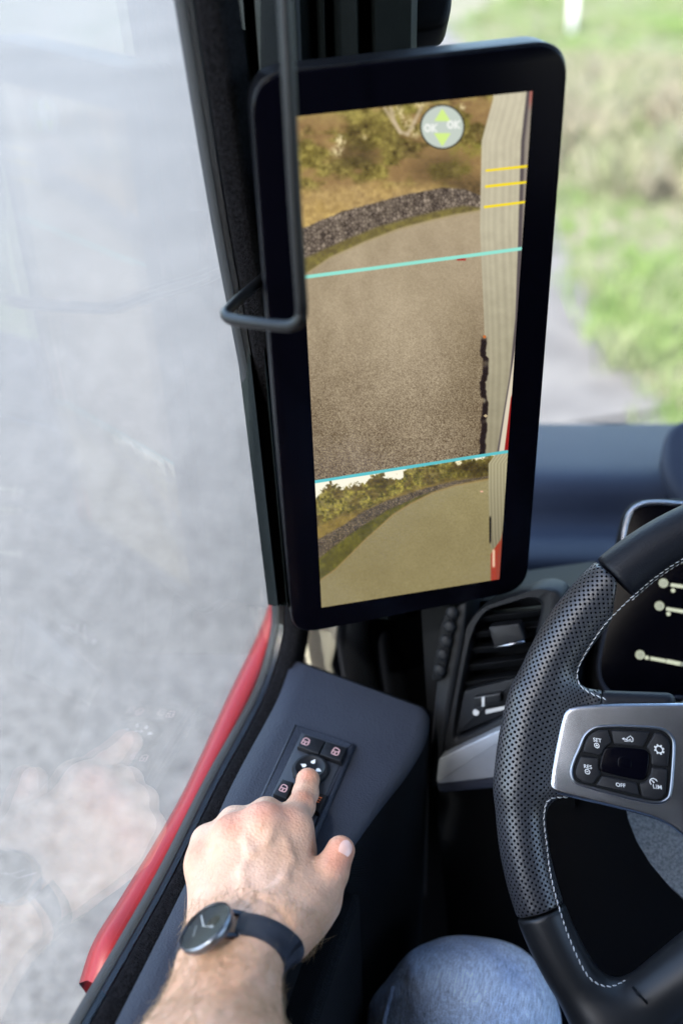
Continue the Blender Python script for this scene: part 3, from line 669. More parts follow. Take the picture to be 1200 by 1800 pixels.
    wb = iy([(500, 470), (540, 452), (600, 425), (660, 400), (720, 383), (780, 368), (815, 362), (850, 366)])+3*(leaf-.5)
    st = fbm(X/4.2, Y/5.5, 2, 61)
    st0 = fbm(X/6.5, Y/9, 2, 64); wall = np.stack([74+58*sA+70*(st0-.5), 64+54*sA+66*(st0-.5), 54+50*sA+58*(st0-.5)], -1)
    c = mixc(c, sst(-2, 2, Y-wt), wall)
    c = mixc(c, sst(-4, 4, Y-wb), np.stack([122+60*(leaf-.5), 110+60*(leaf-.5), 62+20*(leaf-.5)], -1))
    rt = iy([(520, 490), (542, 478), (580, 452), (640, 425), (700, 402), (760, 386), (800, 377), (850, 368)])
    bright = np.interp(Y, [370, 450, 560, 700, 850], [0, -8, -12, -30, -46])
    gr = (hsh-.5)*np.interp(Y, [400, 550, 700, 850], [10, 30, 75, 120])+(fine-.5)*14+(big-.5)*14
    asp = np.stack([180+bright*1.1+gr, 163+bright*1.08+gr, 134+bright*.95+gr*.9], -1)
    trk = np.exp(-((X-(690+(Y-560)*.12))/70)**2)*np.exp(-((Y-600)/150)**2); dkp = np.exp(-((X-835)/40)**2)*sst(470, 640, Y)+np.exp(-((X-560)/30)**2)*sst(600, 800, Y)*.6
    asp = asp+(trk*14-dkp*16+(fbm(X/26, Y/60, 3, 71)-.5)*16)[..., None]
    c = mixc(c, sst(-2, 2, Y-rt), asp)
    c = mixc(c, .5*sst(5, 0, np.abs(Y-rt-1)), (176, 158, 116))
    # trailer side, upper view
    tl = ix([(868, 150), (866, 175), (846, 248), (843, 400), (846, 470), (850, 560), (852, 640), (850, 700), (846, 800)])
    rib = .5+.38*np.sin((X-tl)*.62+2*np.sin((X-tl)*.09))*np.exp(-((X-tl-30)/40)**2)+.35*(fbm((X-tl)/3, Y/200, 2, 8)-.5); trc = np.stack([206+14*(rib-.5)+16*(med-.5), 198+14*(rib-.5)+16*(med-.5), 172+12*(rib-.5)+14*(med-.5)], -1)
    sh = np.interp(Y, [200, 450, 600, 800], [0, -16, -34, -52])[..., None]; trc = trc+sh
    tr2 = ix([(926, 150), (915, 250), (909, 450), (905, 560), (895, 660), (872, 800)])
    c = mixc(c, sst(-1, 1, X-tl), trc)
    c = mixc(c, sst(-1.5, 1.5, X-tr2), (92, 84, 84)); c = mixc(c, sst(5, 8, X-tr2), (150, 140, 128)); c = mixc(c, sst(11, 14, X-tr2)*sst(640, 500, Y), (176, 166, 148))
    c = mixc(c, .6*sst(-3, 0, U*1000-990)*sst(200, 170, Y), (190, 90, 80))
    c = mixc(c, sst(3, 0, np.abs(X-ix([(920, 540), (905, 640), (892, 720), (880, 800)]))-3)*sst(540, 580, Y), (222, 210, 186))
    c = mixc(c, sst(-1, 1, X-ix([(930, 600), (897, 700), (885, 800)]))*sst(640, 690, Y), (150, 26, 20))
    undr = sst(7, 3, np.abs(X-ix([(850, 590), (848, 625), (854, 630), (850, 668), (846, 672), (852, 710), (849, 760), (846, 800)])-4*(fbm(Y/9, Y*0, 2, 3)-.5)))*sst(590, 600, Y)*sst(.25, .4, fbm(X/60, Y/22, 2, 5))
    c = mixc(c, undr, (36, 26, 22)); c = mixc(c, sst(3.5, 2, np.hypot(X-851, Y-592)), (200, 110, 50))
    c = mixc(c, sst(4, 2, np.abs(Y-731)+np.abs(X-853)*.7), (200, 180, 140))
    c = mixc(c, sst(2.5, 1, np.abs(Y-456))*sst(9, 7, np.abs(X-810)), (176, 30, 26))
    # lower view
    lo_ = Y > l2
    lf2 = fbm(X/4.5, Y/4.5, 4, 14); e = np.stack([122+190*(lf2-.5)+40*(big-.5), 112+175*(lf2-.5)+40*(big-.5), 52+90*(lf2-.5)], -1)
    e = mixc(e, sst(.42, .62, med)*.6, (98, 80, 44)); e = mixc(e, sst(.55, .8, fbm(X/9, Y/4, 3, 19))*.6, (150, 136, 84))
    skyb = iy([(550, 880), (566, 866), (580, 848), (600, 858), (618, 852), (640, 852), (650, 838), (668, 832), (690, 842), (705, 838), (715, 822), (740, 815), (780, 812), (860, 800)])+22*(leaf-.5)+8*(fine-.5)
    bt = iy([(555, 925), (600, 905), (640, 897), (700, 868), (760, 850), (800, 842), (860, 836)])+8*(med-.5)
    e = mixc(e, sst(-4, 6, Y-bt)*.9, np.stack([142+80*(leaf-.5), 120+70*(leaf-.5), 60+40*(leaf-.5)], -1))
    dk2 = (sst(60, 10, np.hypot(X-830, (Y-826)*2.5))+sst(26, 6, np.hypot(X-672, (Y-848)*1.2))*.7)*(.3+leaf*.9); e = mixc(e, dk2*.9, (52, 42, 18))
    e = mixc(e, sst(3, -3, Y-skyb), (255, 250, 228))
    e = mixc(e, sst(9, 3, np.hypot(X-806, (Y-812)))*sst(.45, .6, fine), (250, 240, 200))
    w2 = iy([(555, 950), (600, 925), (640, 898), (680, 880), (740, 860), (800, 845), (860, 836)])+2*(leaf-.5)
    w3 = iy([(555, 985), (600, 950), (640, 922), (680, 897), (740, 870), (800, 852), (860, 840)])+2*(leaf-.5)
    e = mixc(e, sst(-2, 2, Y-w2), np.stack([60+66*sB+30*(fine-.5), 51+60*sB+30*(fine-.5), 38+50*sB+24*(fine-.5)], -1))
    e = mixc(e, sst(-2, 3, Y-w3), np.stack([98+60*(leaf-.5), 92+60*(leaf-.5), 38+20*(leaf-.5)], -1))
    r2 = iy([(560, 1022), (590, 1000), (640, 950), (690, 905), (720, 886), (760, 866), (800, 853), (860, 842)])
    g2 = (hsh-.5)*22+(big-.5)*12; br = np.interp(Y, [850, 950, 1060], [6, -6, -4])
    e = mixc(e, sst(-2, 2, Y-r2), np.stack([150+br+g2, 138+br+g2, 96+br*.7+g2*.9], -1))
    e = mixc(e, .6*sst(3.5, 0, np.abs(Y-r2)), (168, 138, 88))
    t2 = ix([(872, 795), (858, 815), (858, 860), (860, 940), (862, 965), (880, 968)]); rb = .5+.5*np.sin((X-t2)*1.1)
    e = mixc(e, sst(-1, 1, X-t2)*sst(972, 960, Y+.3*(X-862)), np.stack([176+26*(rb-.5)-.25*(Y-800), 168+26*(rb-.5)-.25*(Y-800), 134+22*(rb-.5)-.2*(Y-800)], -1))
    e = mixc(e, sst(2.5, 1, np.abs(X-861))*sst(905, 912, Y)*sst(958, 950, Y), (30, 26, 18))
    e = mixc(e, sst(-1, 1, Y-ix([(0, 0)])*0-965-1.5*(868-X))*sst(-1, 1, X-862)*sst(940, 960, Y), (166, 62, 40))
    e = mixc(e, sst(-1, 1, X-ix([(890, 900), (881, 940), (874, 975), (872, 1000)]))*sst(925, 960, Y), (150, 66, 46))
    e = mixc(e, sst(3, 1.5, np.abs(X-867))*sst(964, 968, Y)*sst(1000, 994, Y), (232, 190, 160))
    e = mixc(e, sst(2, 1, np.abs(Y-864))*sst(3, 2, np.abs(X-846)), (230, 180, 150))
    c = np.where(lo_[..., None], e, c)
    # guide lines and the round pointer symbol
    c = mixc(c, sst(3.6, 2.4, np.abs(Y-l1)), (150, 232, 214)); c = mixc(c, sst(3.2, 2.2, np.abs(Y-l2)), (96, 196, 202))
    for (a, b) in (((853, 300), (928, 292)), ((852, 328), (926, 320)), ((850, 364), (923, 355))):
        ln = np.interp(X, [a[0], b[0]], [a[1], b[1]]); c = mixc(c, sst(2.8, 1.6, np.abs(Y-ln))*sst(a[0]-1, a[0]+1, X)*sst(b[0]+1, b[0]-1, X), (255, 226, 30))
    rr = np.hypot(X-777, Y-223); c = mixc(c, sst(40.5, 38.5, rr), (58, 58, 48)); c = mixc(c, sst(37.5, 36, rr), (200, 210, 200))
    c = mixc(c, sst(-1, 1, Y-192)*sst(1, -1, Y-213)*sst(1, -1, np.abs(X-777)-(Y-190)*.62), (214, 242, 140))
    c = mixc(c, sst(-1, 1, Y-234)*sst(1, -1, Y-256)*sst(1, -1, np.abs(X-777)-(258-Y)*.62), (214, 242, 140))
    for sx, sy in ((757, 225), (797, 219)):
        o_ = sst(2.6, 1.4, np.abs(np.hypot((X-sx+6)*1.25, Y-sy)-5.5)); k1 = sst(2.4, 1.2, np.abs(X-sx-2.5))*sst(8, 6.5, np.abs(Y-sy)); k2 = sst(2.6, 1.4, np.abs((X-sx-3.5)-np.abs(Y-sy)*.95))*sst(8, 6.5, np.abs(Y-sy))
        c = mixc(c, np.maximum(np.maximum(o_, k1), k2)*.95, (246, 248, 242))
    return c
col = paint(PX, PY, uu, vv)
colL = lin(np.clip(col, 0, 255))
me_v = PV.reshape(-1, 3); idx = np.arange(NX*NY).reshape(NY, NX)
Fp = np.stack([idx[:-1, :-1], idx[:-1, 1:], idx[1:, 1:], idx[1:, :-1]], -1).reshape(-1, 4)
M_pic = bpy.data.materials.new('screen_picture'); M_pic.use_nodes = True; n = M_pic.node_tree; b = n.nodes['Principled BSDF']
at_ = n.nodes.new('ShaderNodeAttribute'); at_.attribute_name = 'picture'; n.links.new(at_.outputs['Color'], b.inputs['Emission Color'])
b.inputs['Emission Strength'].default_value = 1.0/2**EV; b.inputs['Base Color'].default_value = (.004, .004, .006, 1); b.inputs['Roughness'].default_value = .12; b.inputs['Specular IOR Level'].default_value = .3
po_ = mo('camera_picture', me_v, Fp, M_pic, disp, smooth=False, label='lit camera picture of a curving lane, stone wall and trailer side')
ca = po_.data.color_attributes.new('picture', 'FLOAT_COLOR', 'POINT'); ca.data.foreach_set('color', np.concatenate([colL.reshape(-1, 3), np.ones((NX*NY, 1))], 1).ravel().astype(np.float32))
# ---- bent wire handle in front of the display
wp = [DP(p, d) for p, d in [((488, -260), .46), ((497, -60), .47), ((508, 150), .485), ((518, 350), .505), ((529, 520), .525), ((530, 548), .53), ((527, 562), .532), ((517, 571), .535), ((500, 573), .54),
                            ((450, 568), .555), ((410, 562), .57), ((400, 557), .575), ((397, 551), .58), ((402, 544), .587), ((425, 522), .615), ((452, 498), .655), ((480, 470), .69)]]
wp = np.array(wp); ws_ = spline(wp, 140)
mo('wire_handle', *tube(ws_, .0034, 14), M_wire, label='bent black wire handle hanging in front of the mirror display', cat='handle')
#@WHEEL
# ================================================================== steering wheel
sw_ = thing('steering_wheel', 'black leather steering wheel with perforated grip and silver spoke buttons', 'steering wheel', WC)
RC, RT = .2092, .0168
def loc3(P): d = P-WC; return d @ WA, d @ WB, d @ WN
def wheel_sdf(P):
    u, v, w = loc3(P); ua = -np.abs(u)         # mirrored: the wheel is symmetric
    rho = np.hypot(u, v); th = np.degrees(np.arctan2(v, -np.abs(u)))
    th = np.where(th < 0, th+360, th)          # 90 top, 180 left, 270 bottom
    fat = .0018*np.exp(-((th-150)/20.)**2)+.0004*np.exp(-((th-195)/15.)**2)
    q = np.hypot(rho-RC, w*1.0)-(RT+fat)
    # webs to the side spokes
    du = np.abs(u+0)-.165; uu_ = -np.abs(u)
    wx = np.clip(uu_, -.2, -.12); hw = .036+.0*wx; vc = .012+(uu_+.19)*.14
    bx = np.stack([uu_+.165, v-vc, w+.001], -1); hb = np.array([.045, .030, .004])
    qd = np.abs(bx)-hb; web = np.linalg.norm(np.maximum(qd, 0), axis=1)+np.minimum(qd.max(1), 0)-.007
    f = smin(q, web, .020)
    # lower V spoke arms
    a = np.stack([uu_, v, w], -1)
    lowr = rcone(a, A(-.128, -.166, .0), A(-.045, -.085, -.012), .017, .026)
    f = smin(f, lowr, .022)
    return f
def th_of(P):
    u, v, w = loc3(P); t = np.degrees(np.arctan2(v, -np.abs(u))); return np.where(t < 0, t+360, t), np.hypot(u, v)
# angular limits (deg): smooth leather top < 141.5 ; perforated 141.5..209 ; lower plastic 209..
def sect(a0, a1, grow=0., inner=None, ulim=None):
    def f(P):
        t, rho = th_of(P); d = wheel_sdf(P)-grow
        g = np.maximum(a0-t, t-a1)*np.pi/180*np.maximum(rho, .05)+.0002
        d = smax(d, g, .0022)
        if ulim: d = smax(d, ulim[0]*((-np.abs((P-WC) @ WA))-ulim[1]), .002)
        if inner: d = smax(d, inner-rho, .0022)
        return d
    return f
half = (WC+A(-.26, -.2, -.25), WC+A(.01, .2, .25))
def perf_mat():
    m = mat('perforated_leather', (.017, .018, .022), .34, spec=.55); n = m.node_tree; L = n.links.new; b = n.nodes['Principled BSDF']
    uv = n.nodes.new('ShaderNodeUVMap'); uv.uv_map = 'uv'
    ds = []
    for off in (0, .5):
        a = n.nodes.new('ShaderNodeVectorMath'); a.operation = 'ADD'; a.inputs[1].default_value = (off, off, 0); L(uv.outputs[0], a.inputs[0])
        f = n.nodes.new('ShaderNodeVectorMath'); f.operation = 'FRACTION'; L(a.outputs[0], f.inputs[0])
        s = n.nodes.new('ShaderNodeVectorMath'); s.operation = 'SUBTRACT'; s.inputs[1].default_value = (.5, .5, 0); L(f.outputs[0], s.inputs[0])
        l = n.nodes.new('ShaderNodeVectorMath'); l.operation = 'LENGTH'; L(s.outputs[0], l.inputs[0]); ds.append(l)
    mn = n.nodes.new('ShaderNodeMath'); mn.operation = 'MINIMUM'; L(ds[0].outputs['Value'], mn.inputs[0]); L(ds[1].outputs['Value'], mn.inputs[1])
    mr = n.nodes.new('ShaderNodeMapRange'); mr.interpolation_type = 'SMOOTHSTEP'; mr.inputs[1].default_value = .12; mr.inputs[2].default_value = .23; L(mn.outputs[0], mr.inputs[0])
    mx = n.nodes.new('ShaderNodeMixRGB'); L(mr.outputs[0], mx.inputs[0]); mx.inputs[1].default_value = (.002, .002, .003, 1); mx.inputs[2].default_value = (.030, .031, .037, 1); L(mx.outputs[0], b.inputs['Base Color'])
    bn = n.nodes.new('ShaderNodeBump'); bn.inputs['Strength'].default_value = .8; bn.inputs['Distance'].default_value = .0012; L(mr.outputs[0], bn.inputs['Height'])
    tc = n.nodes.new('ShaderNodeTexCoord'); t = n.nodes.new('ShaderNodeTexVoronoi'); t.inputs['Scale'].default_value = 1000; L(tc.outputs['Object'], t.inputs[0])
    b2 = n.nodes.new('ShaderNodeBump'); b2.inputs['Strength'].default_value = .25; b2.inputs['Distance'].default_value = .0004; L(t.outputs['Distance'], b2.inputs['Height']); L(bn.outputs[0], b2.inputs['Normal']); L(b2.outputs[0], b.inputs['Normal'])
    s = n.nodes.new('ShaderNodeMath'); s.operation = 'MULTIPLY'; s.inputs[1].default_value = .58; L(mr.outputs[0], s.inputs[0]); L(s.outputs[0], b.inputs['Specular IOR Level'])
    return m
M_perf = perf_mat()
def mirror_u(V, F):                             # the right half of the wheel
    V2 = V.copy(); V2[:, 0] = 2*WC[0]-V2[:, 0]; return V2, [list(f)[::-1] for f in F]
for nm, a0, a1, grow, m, ul in (('rim_leather', 80, 141.3, .0003, M_leather, None), ('perforated_grip', 141.6, 209.0, -.0002, M_perf, (1, -.162)), ('spoke_base', 152, 201, -.0004, M_leather, (-1, -.1618)), ('lower_grip', 209.3, 280, .0003, M_lower, None)):
    V, F = surfnet(sect(a0, a1, grow, None, ul), half[0], half[1], .0022)
    F = np.array(F); k_ = (V[F].mean(1)[:, 0] < WC[0]); F = F[k_]
    u, v, w = loc3(V); rho = np.hypot(u, v); phi = np.arctan2(RC-rho, w); t, _ = th_of(V)
    PI_ = .0043; uvv = np.stack([np.radians(t)*RC/PI_, (RT*phi+np.maximum(0, RC-rho-RT))/PI_], 1)
    mo(nm, V, F, m, sw_, uv=uvv)
    V2, F2 = mirror_u(V, F); mo(nm, V2, F2, m, sw_, uv=uvv)
# inner leather band of the lower grip (darker blue leather towards the opening) and stitching
def stitches(name, pts, n, off=.0004, ln=.0036, r=.00042, side=0.0):
    P = [q if len(q) == 3 else hit(wheel_sdf, q) for q in pts]; P = spline(P, 400)
    for _ in range(4): d_ = wheel_sdf(P); P = P-d_[:, None]*grad(wheel_sdf, P)
    s = np.concatenate([[0], np.cumsum(np.linalg.norm(np.diff(P, axis=0), axis=1))])
    mb = MB(); q = np.arange(.001, s[-1], ln+.0007)
    for a in q:
        p0 = A(*[np.interp(a, s, P[:, k]) for k in range(3)]); p1 = A(*[np.interp(min(a+ln, s[-1]), s, P[:, k]) for k in range(3)])
        g = nrm(grad(wheel_sdf, ((p0+p1)/2)[None])[0]); sd_ = nrm(np.cross(nrm(p1-p0+1e-9), g))*side
        t = np.linspace(0, 1, 5)[:, None]
        mb.add(*tube(p0*(1-t)+p1*t+g*(off*np.sin(np.pi*t))+sd_*(t-.5)*.0010, [r*.5, r, r, r, r*.5], 6))
    mb.build(name, M_stitch, sw_, label='pale stitching along the inner edge of the rim' if side else None)
def rimp(th, ph):
    th, ph = RAD(th), RAD(ph); rd = WA*math.cos(th)+WB*math.sin(th); return WC+rd*(RC-RT*math.sin(ph))+WN*RT*math.cos(ph)
stitches('stitching', [rimp(t, 66) for t in range(100, 144, 6)]+[(1060, 1100), (1028, 1148), (1013, 1184), (1021, 1208), (1044, 1222), (1064, 1229)], 60, side=1.)
stitches('stitching', [rimp(t, 82) for t in range(100, 148, 6)], 60, side=-1.)
lowp = [(1000, 1401), (975, 1402), (961, 1408), (955, 1432), (959, 1480), (966, 1535), (985, 1608), (1008, 1670), (1028, 1710), (1046, 1728), (1072, 1735), (1098, 1724)]
stitches('stitching', lowp, 60, side=1.)
# seam grooves drawn by thin dark beads
def bead(name, pts, r, m): mo(name, *tube(spline([hit(wheel_sdf, p) for p in pts], 30), r, 8), m, sw_)
bead('seam', [(1095, 1712), (1112, 1736), (1135, 1762), (1180, 1812)], .0009, M_black)
# ---- silver spoke with the button pad
def Z3(x, y, off): return onP((960+x*.2, 1220+y*.2), WC+WN*off, WN)
SP = .0135
so_ = smooth_poly([onP(p, WC+WN*SP, WN) for p in [(984, 1262), (992, 1246), (1010, 1239), (1080, 1236), (1330, 1236), (1400, 1300), (1330, 1560), (1240, 1510), (1200, 1470), (1165, 1445), (1100, 1426), (985, 1399), (966, 1390), (963, 1372)]], 2)
sp = mo('silver_spoke', *slab(so_, WN, .016, .0035, 6), M_silver, sw_, auto=RAD(40))
pad = [(215, 700), (222, 625), (300, 450), (330, 370), (390, 312), (470, 282), (900, 290), (1040, 312), (1104, 380), (1122, 450), (1092, 880), (1055, 930), (980, 960), (800, 930), (300, 800), (240, 765)]
pd = smooth_poly([Z3(*p, SP+.0003) for p in pad], 2)
mo('pad_bezel', *tube(np.concatenate([pd, pd[:2]]), .0011, 10, caps=False), M_case, sp)
mo('pad_base', *slab(pd+WN*.0002, WN, .003), M_black, sp, smooth=False)
buttons = [('cruise_set_button', [(318, 510), (345, 410), (395, 348), (460, 318), (540, 318), (572, 430), (515, 465), (484, 530), (460, 540)]),
           ('back_button', [(568, 318), (905, 335), (852, 455), (838, 466), (592, 440)]),
           ('settings_button', [(950, 340), (1015, 352), (1066, 400), (1082, 450), (1066, 638), (922, 622), (922, 540), (895, 490), (878, 470)]),
           ('limiter_button', [(1062, 662), (1045, 870), (1002, 922), (950, 930), (842, 905), (817, 788), (880, 764), (915, 705), (922, 645)]),
           ('off_button', [(490, 718), (792, 784), (815, 895), (432, 805)]),
           ('cruise_resume_button', [(300, 548), (455, 565), (450, 655), (478, 702), (412, 790), (330, 782), (268, 735), (252, 690), (264, 640)])]
def zdir(x, y): c = Z3(x, y, SP+.0022); return c, nrm(Z3(x+40, y+6, SP+.0022)-c), nrm(Z3(x-4, y-40, SP+.0022)-c)
for nm, pg in buttons:
    P = rp([Z3(*p, SP+.0022) for p in pg], .0012); mb = MB(); mb.add(*slab(P, WN, .003, .0008)); Lf = .0002
    px1 = .2*.7/FPX                              # one zoom pixel in metres
    if nm == 'cruise_set_button':
        c, x, y = zdir(445, 405); mb.add(*text_geo('SET', c, x, y, 31*px1, WN, Lf), 1); c, x, y = zdir(440, 452)
        mb.add(*ring_stroke(c, x, y, 19*px1, 6*px1, WN, Lf), 1); [mb.add(*ribbon([c-q*9*px1, c, c+q*9*px1], 6*px1, WN, Lf), 1) for q in (x, y)]
    if nm == 'cruise_resume_button':
        c, x, y = zdir(362, 638); mb.add(*text_geo('RES', c, x, y, 31*px1, WN, Lf), 1); c, x, y = zdir(358, 682)
        mb.add(*ring_stroke(c, x, y, 19*px1, 6*px1, WN, Lf), 1); mb.add(*ribbon([c-x*9*px1, c, c+x*9*px1], 6*px1, WN, Lf), 1)
    if nm == 'off_button': c, x, y = zdir(650, 800); mb.add(*text_geo('OFF', c, x, y, 32*px1, WN, Lf), 1)
    if nm == 'limiter_button':
        c, x, y = zdir(972, 815); mb.add(*text_geo('LIM', c, x, y, 34*px1, WN, Lf), 1)
        c, x, y = zdir(940, 775); mb.add(*ring_stroke(c, x, y, 30*px1, 7*px1, WN, Lf, RAD(20), RAD(225)), 1); mb.add(*ribbon([c, c-x*8*px1+y*8*px1, c-x*18*px1+y*16*px1], 6*px1, WN, Lf), 1); mb.add(*disc(c, x, y, 6*px1, WN, Lf), 1)
    if nm == 'settings_button':
        c, x, y = zdir(988, 487); mb.add(*ring_stroke(c, x, y, 28*px1, 8*px1, WN, Lf), 1)
        for k in range(8):
            q = x*math.cos(k*math.pi/4+.3)+y*math.sin(k*math.pi/4+.3); mb.add(*ribbon([c+q*30*px1, c+q*36*px1, c+q*42*px1], 12*px1, WN, Lf), 1)
    if nm == 'back_button':
        g = lambda L_: [Z3(x, y, SP+.0022) for x, y in L_]
        mb.add(*ribbon(g([(705, 388), (735, 368), (760, 392)]), 6*px1, WN, Lf), 1); mb.add(*ribbon(g([(757, 390), (757, 405), (755, 418), (740, 418)]), 6*px1, WN, Lf), 1)
        mb.add(*ribbon(g([(722, 418), (724, 398), (738, 398), (738, 416)]), 6*px1, WN, Lf), 1); mb.add(*ribbon(g([(706, 388), (706, 400), (700, 404)]), 6*px1, WN, Lf), 1)
        mb.add(*ribbon(g([(668, 392), (680, 393), (708, 400)]), 6*px1, WN, Lf), 1); mb.add(*ribbon(g([(712, 402), (712, 414), (682, 412)]), 6*px1, WN, Lf), 1); mb.add(g([(660, 392), (682, 382), (680, 404)]), [[0, 1, 2]], 1)
        mb.V[-1] = mb.V[-1]+WN*Lf
    mb.build(nm, [M_button, M_mark], sp, auto=RAD(35))
cp = smooth_poly([Z3(*p, SP+.0020) for p in [(520, 462), (850, 482), (892, 512), (906, 560), (882, 722), (850, 758), (800, 758), (500, 692), (466, 662), (462, 620), (490, 510)]], 1)
mb = MB(); mb.add(*slab(cp, WN, .003, .0012)); mb.add(*slab(smooth_poly([Z3(*p, SP+.0026) for p in [(630, 548), (745, 552), (748, 650), (740, 662), (632, 648), (620, 600)]], 1), WN, .002, .0006))
mb.build('touch_pad', M_gloss, sp, auto=RAD(35))
# hub (outside the frame but part of the wheel)
a = np.linspace(0, 2*np.pi, 48, endpoint=False)
hub = [WC+WN*z+r*(np.cos(a)[:, None]*WA+.85*np.sin(a)[:, None]*WB) for r, z in ((.085, -.05), (.09, 0), (.085, .016), (.06, .024), (.02, .027))]
V = np.concatenate(hub); F = [[r*48+i, r*48+(i+1) % 48, (r+1)*48+(i+1) % 48, (r+1)*48+i] for r in range(4) for i in range(48)]+[[4*48+i for i in range(48)]]
mo('hub', V, F, M_leather, sw_)
#@PERSON
# ================================================================== person: arm and hand
def J(x, y, d): return DP((x, y), d)
wr = J(411, 1635, .618)                         # wrist
FD = nrm(A(.17, -.95, .13))                     # towards the elbow
elb = wr+FD*.27
shd = A(-.02, -.42, Z0-.22)
mcp = {'i': J(505, 1445, .678), 'm': J(455, 1440, .668), 'r': J(402, 1462, .668), 'p': J(355, 1505, .676)}
SNP = nrm(np.cross(mcp['i']-wr, mcp['p']-wr)); SNP = SNP if SNP @ CF < 0 else -SNP   # back of the hand normal
hand_d = nrm((mcp['m']+mcp['r'])/2-wr)
acr = nrm(np.cross(hand_d, SNP)); acr = acr if acr[0] > 0 else -acr
def hand_sdf(P):
    f = None
    def add(d, k):
        nonlocal f; f = d if f is None else smin(f, d, k)
    # forearm: flattened near the wrist
    q1, q2, q3 = wr+FD*.01, wr+FD*.10, elb
    for s in (-1, 1):
        add(rcone(P, wr+acr*(s*.0105-.001)+FD*.012-SNP*.008, wr+acr*s*.017+FD*.09-SNP*.012, .0198, .0265), .02)
        add(rcone(P, wr+acr*s*.017+FD*.09-SNP*.012, elb+acr*s*.014-SNP*.014, .0265, .036), .02)
    add(rcone(P, elb-SNP*.014, shd, .042, .055), .03)
    # carpus and metacarpals
    add(rcone(P, wr+acr*.008-SNP*.008+FD*.01, wr+acr*.012-SNP*.010-FD*.025, .0188, .0180), .015)
    add(rcone(P, wr-acr*.013-SNP*.008+FD*.01, wr-acr*.014-SNP*.010-FD*.025, .0195, .0185), .015)
    for k, o, r0_, r1_ in (('i', .020, .016, .0135), ('m', .007, .017, .0140), ('r', -.007, .017, .0135), ('p', -.020, .0165, .0125)):
        b = wr+acr*o-SNP*.010-FD*.018
        add(rcone(P, b, mcp[k]-SNP*.010, r0_, r1_), .014)
    # heel of the little-finger side and palm bulk
    add(rcone(P, wr-acr*.018-SNP*.018-FD*.02, mcp['p']-SNP*.022-hand_d*.012, .0165, .0135), .014)
    add(rcone(P, wr+acr*.012-SNP*.020-FD*.02, mcp['i']-SNP*.020-hand_d*.01, .0165, .013), .014)
    # thumb
    t0, t1, t2, t3 = wr+acr*.026-SNP*.018-FD*.012, J(556, 1580, .655), J(580, 1535, .662), J(598, 1495, .668)
    add(rcone(P, t0, t1, .0200, .0158), .018); add(rcone(P, t0*.4+t1*.6, mcp['i']*.55+wr*.45-SNP*.016+acr*.006, .014, .013), .016)
    add(rcone(P, t1, t2, .0145, .0118), .006); add(rcone(P, t2, t3, .0116, .0098), .004)
    # knuckles
    kn = {'i': .0120, 'm': .0130, 'r': .0122, 'p': .0112}
    for k in mcp: add(np.linalg.norm(P-(mcp[k]-SNP*.0078), axis=1)-kn[k], .007)
    # tendons
    for k in mcp:
        b = wr+acr*{'i': .012, 'm': .004, 'r': -.004, 'p': -.011}[k]-SNP*-.001-FD*.028
        add(rcone(P, b-SNP*.0035, mcp[k]+SNP*.0002, .0034, .0038), .006)
    # curled fingers: proximal phalanx down and away, then folded under the palm
    dn = -SNP
    curl = {'m': ((468, 1430), .708, .0104), 'r': ((412, 1446), .702, .0104), 'p': ((364, 1478), .694, .0098)}
    for k, (pp_, dp, r) in curl.items():
        pip = J(*pp_, dp); m0 = mcp[k]-SNP*.008
        g = rcone(P, m0, pip, r+.0016, r+.0006)
        dip = pip+dn*.016-hand_d*.020; tp = dip-hand_d*.020+SNP*.003
        g = smin(g, rcone(P, pip, dip, r+.0004, r-.0004), .004); g = smin(g, rcone(P, dip, tp, r-.0004, r-.0012), .004)
        add(g, .012)
    # index finger pressing the knob
    i0 = mcp['i']-SNP*.006; i1 = J(529, 1418, .710); i2 = J(537, 1394, .727); i3 = J(541, 1371, .7365)
    g = smin(rcone(P, i0, i1, .0106, .0094), rcone(P, i1, i2, .0097, .0090), .004); g = smin(g, rcone(P, i2, i3, .0089, .0078), .004)
    g = smin(g, ell(P, i3, np.eye(3), (.0083, .0083, .0083)), .003)
    add(g, .009)
    # web between thumb and index
    # fine irregularity: creases over the index joints and the wrist fold
    for pts_, r_v in ((((430, 1560), (425, 1530), (440, 1500), (432, 1475)), .0019), (((440, 1500), (470, 1480), (478, 1462)), .0016), (((470, 1575), (500, 1545), (512, 1510), (505, 1480)), .0018)):
        for va, vb in zip(pts_[:-1], pts_[1:]):
            if VEIN: add(rcone(P, VEIN[va], VEIN[vb], r_v, r_v), .0045)
    def crease(a, b, w, dpt):
        nonlocal f
        pa = P-a; ba = b-a; h = np.clip(pa @ ba/(ba @ ba), 0, 1); d = np.linalg.norm(pa-h[:, None]*ba, axis=1); f = f+dpt*np.exp(-(d/w)**2)*np.sin(np.pi*np.clip(h*.9+.05, 0, 1))
    for (a_, b_, w_, d_) in CRE: crease(a_, b_, w_, d_)
    return f
CRE = []; VEIN = {}
_h = lambda p: hit(hand_sdf, p)
CRE = [(_h((522, 1397)), _h((546, 1401)), .0011, .0007), (_h((521, 1402)), _h((546, 1406)), .0010, .0006), (_h((512, 1428)), _h((546, 1428)), .0016, .0005),
       (_h((440, 1574)), _h((485, 1592)), .0016, .0013), (_h((478, 1590)), _h((508, 1618)), .0017, .0018), (_h((500, 1610)), _h((514, 1640)), .0016, .0016),
       (_h((575, 1508)), _h((607, 1514)), .0010, .0005), (_h((573, 1514)), _h((607, 1521)), .0010, .0005), (_h((590, 1480)), _h((610, 1502)), .0007, .0002)]
_vp = [(430, 1560), (425, 1530), (440, 1500), (432, 1475), (470, 1480), (478, 1462), (470, 1575), (500, 1545), (512, 1510), (505, 1480)]
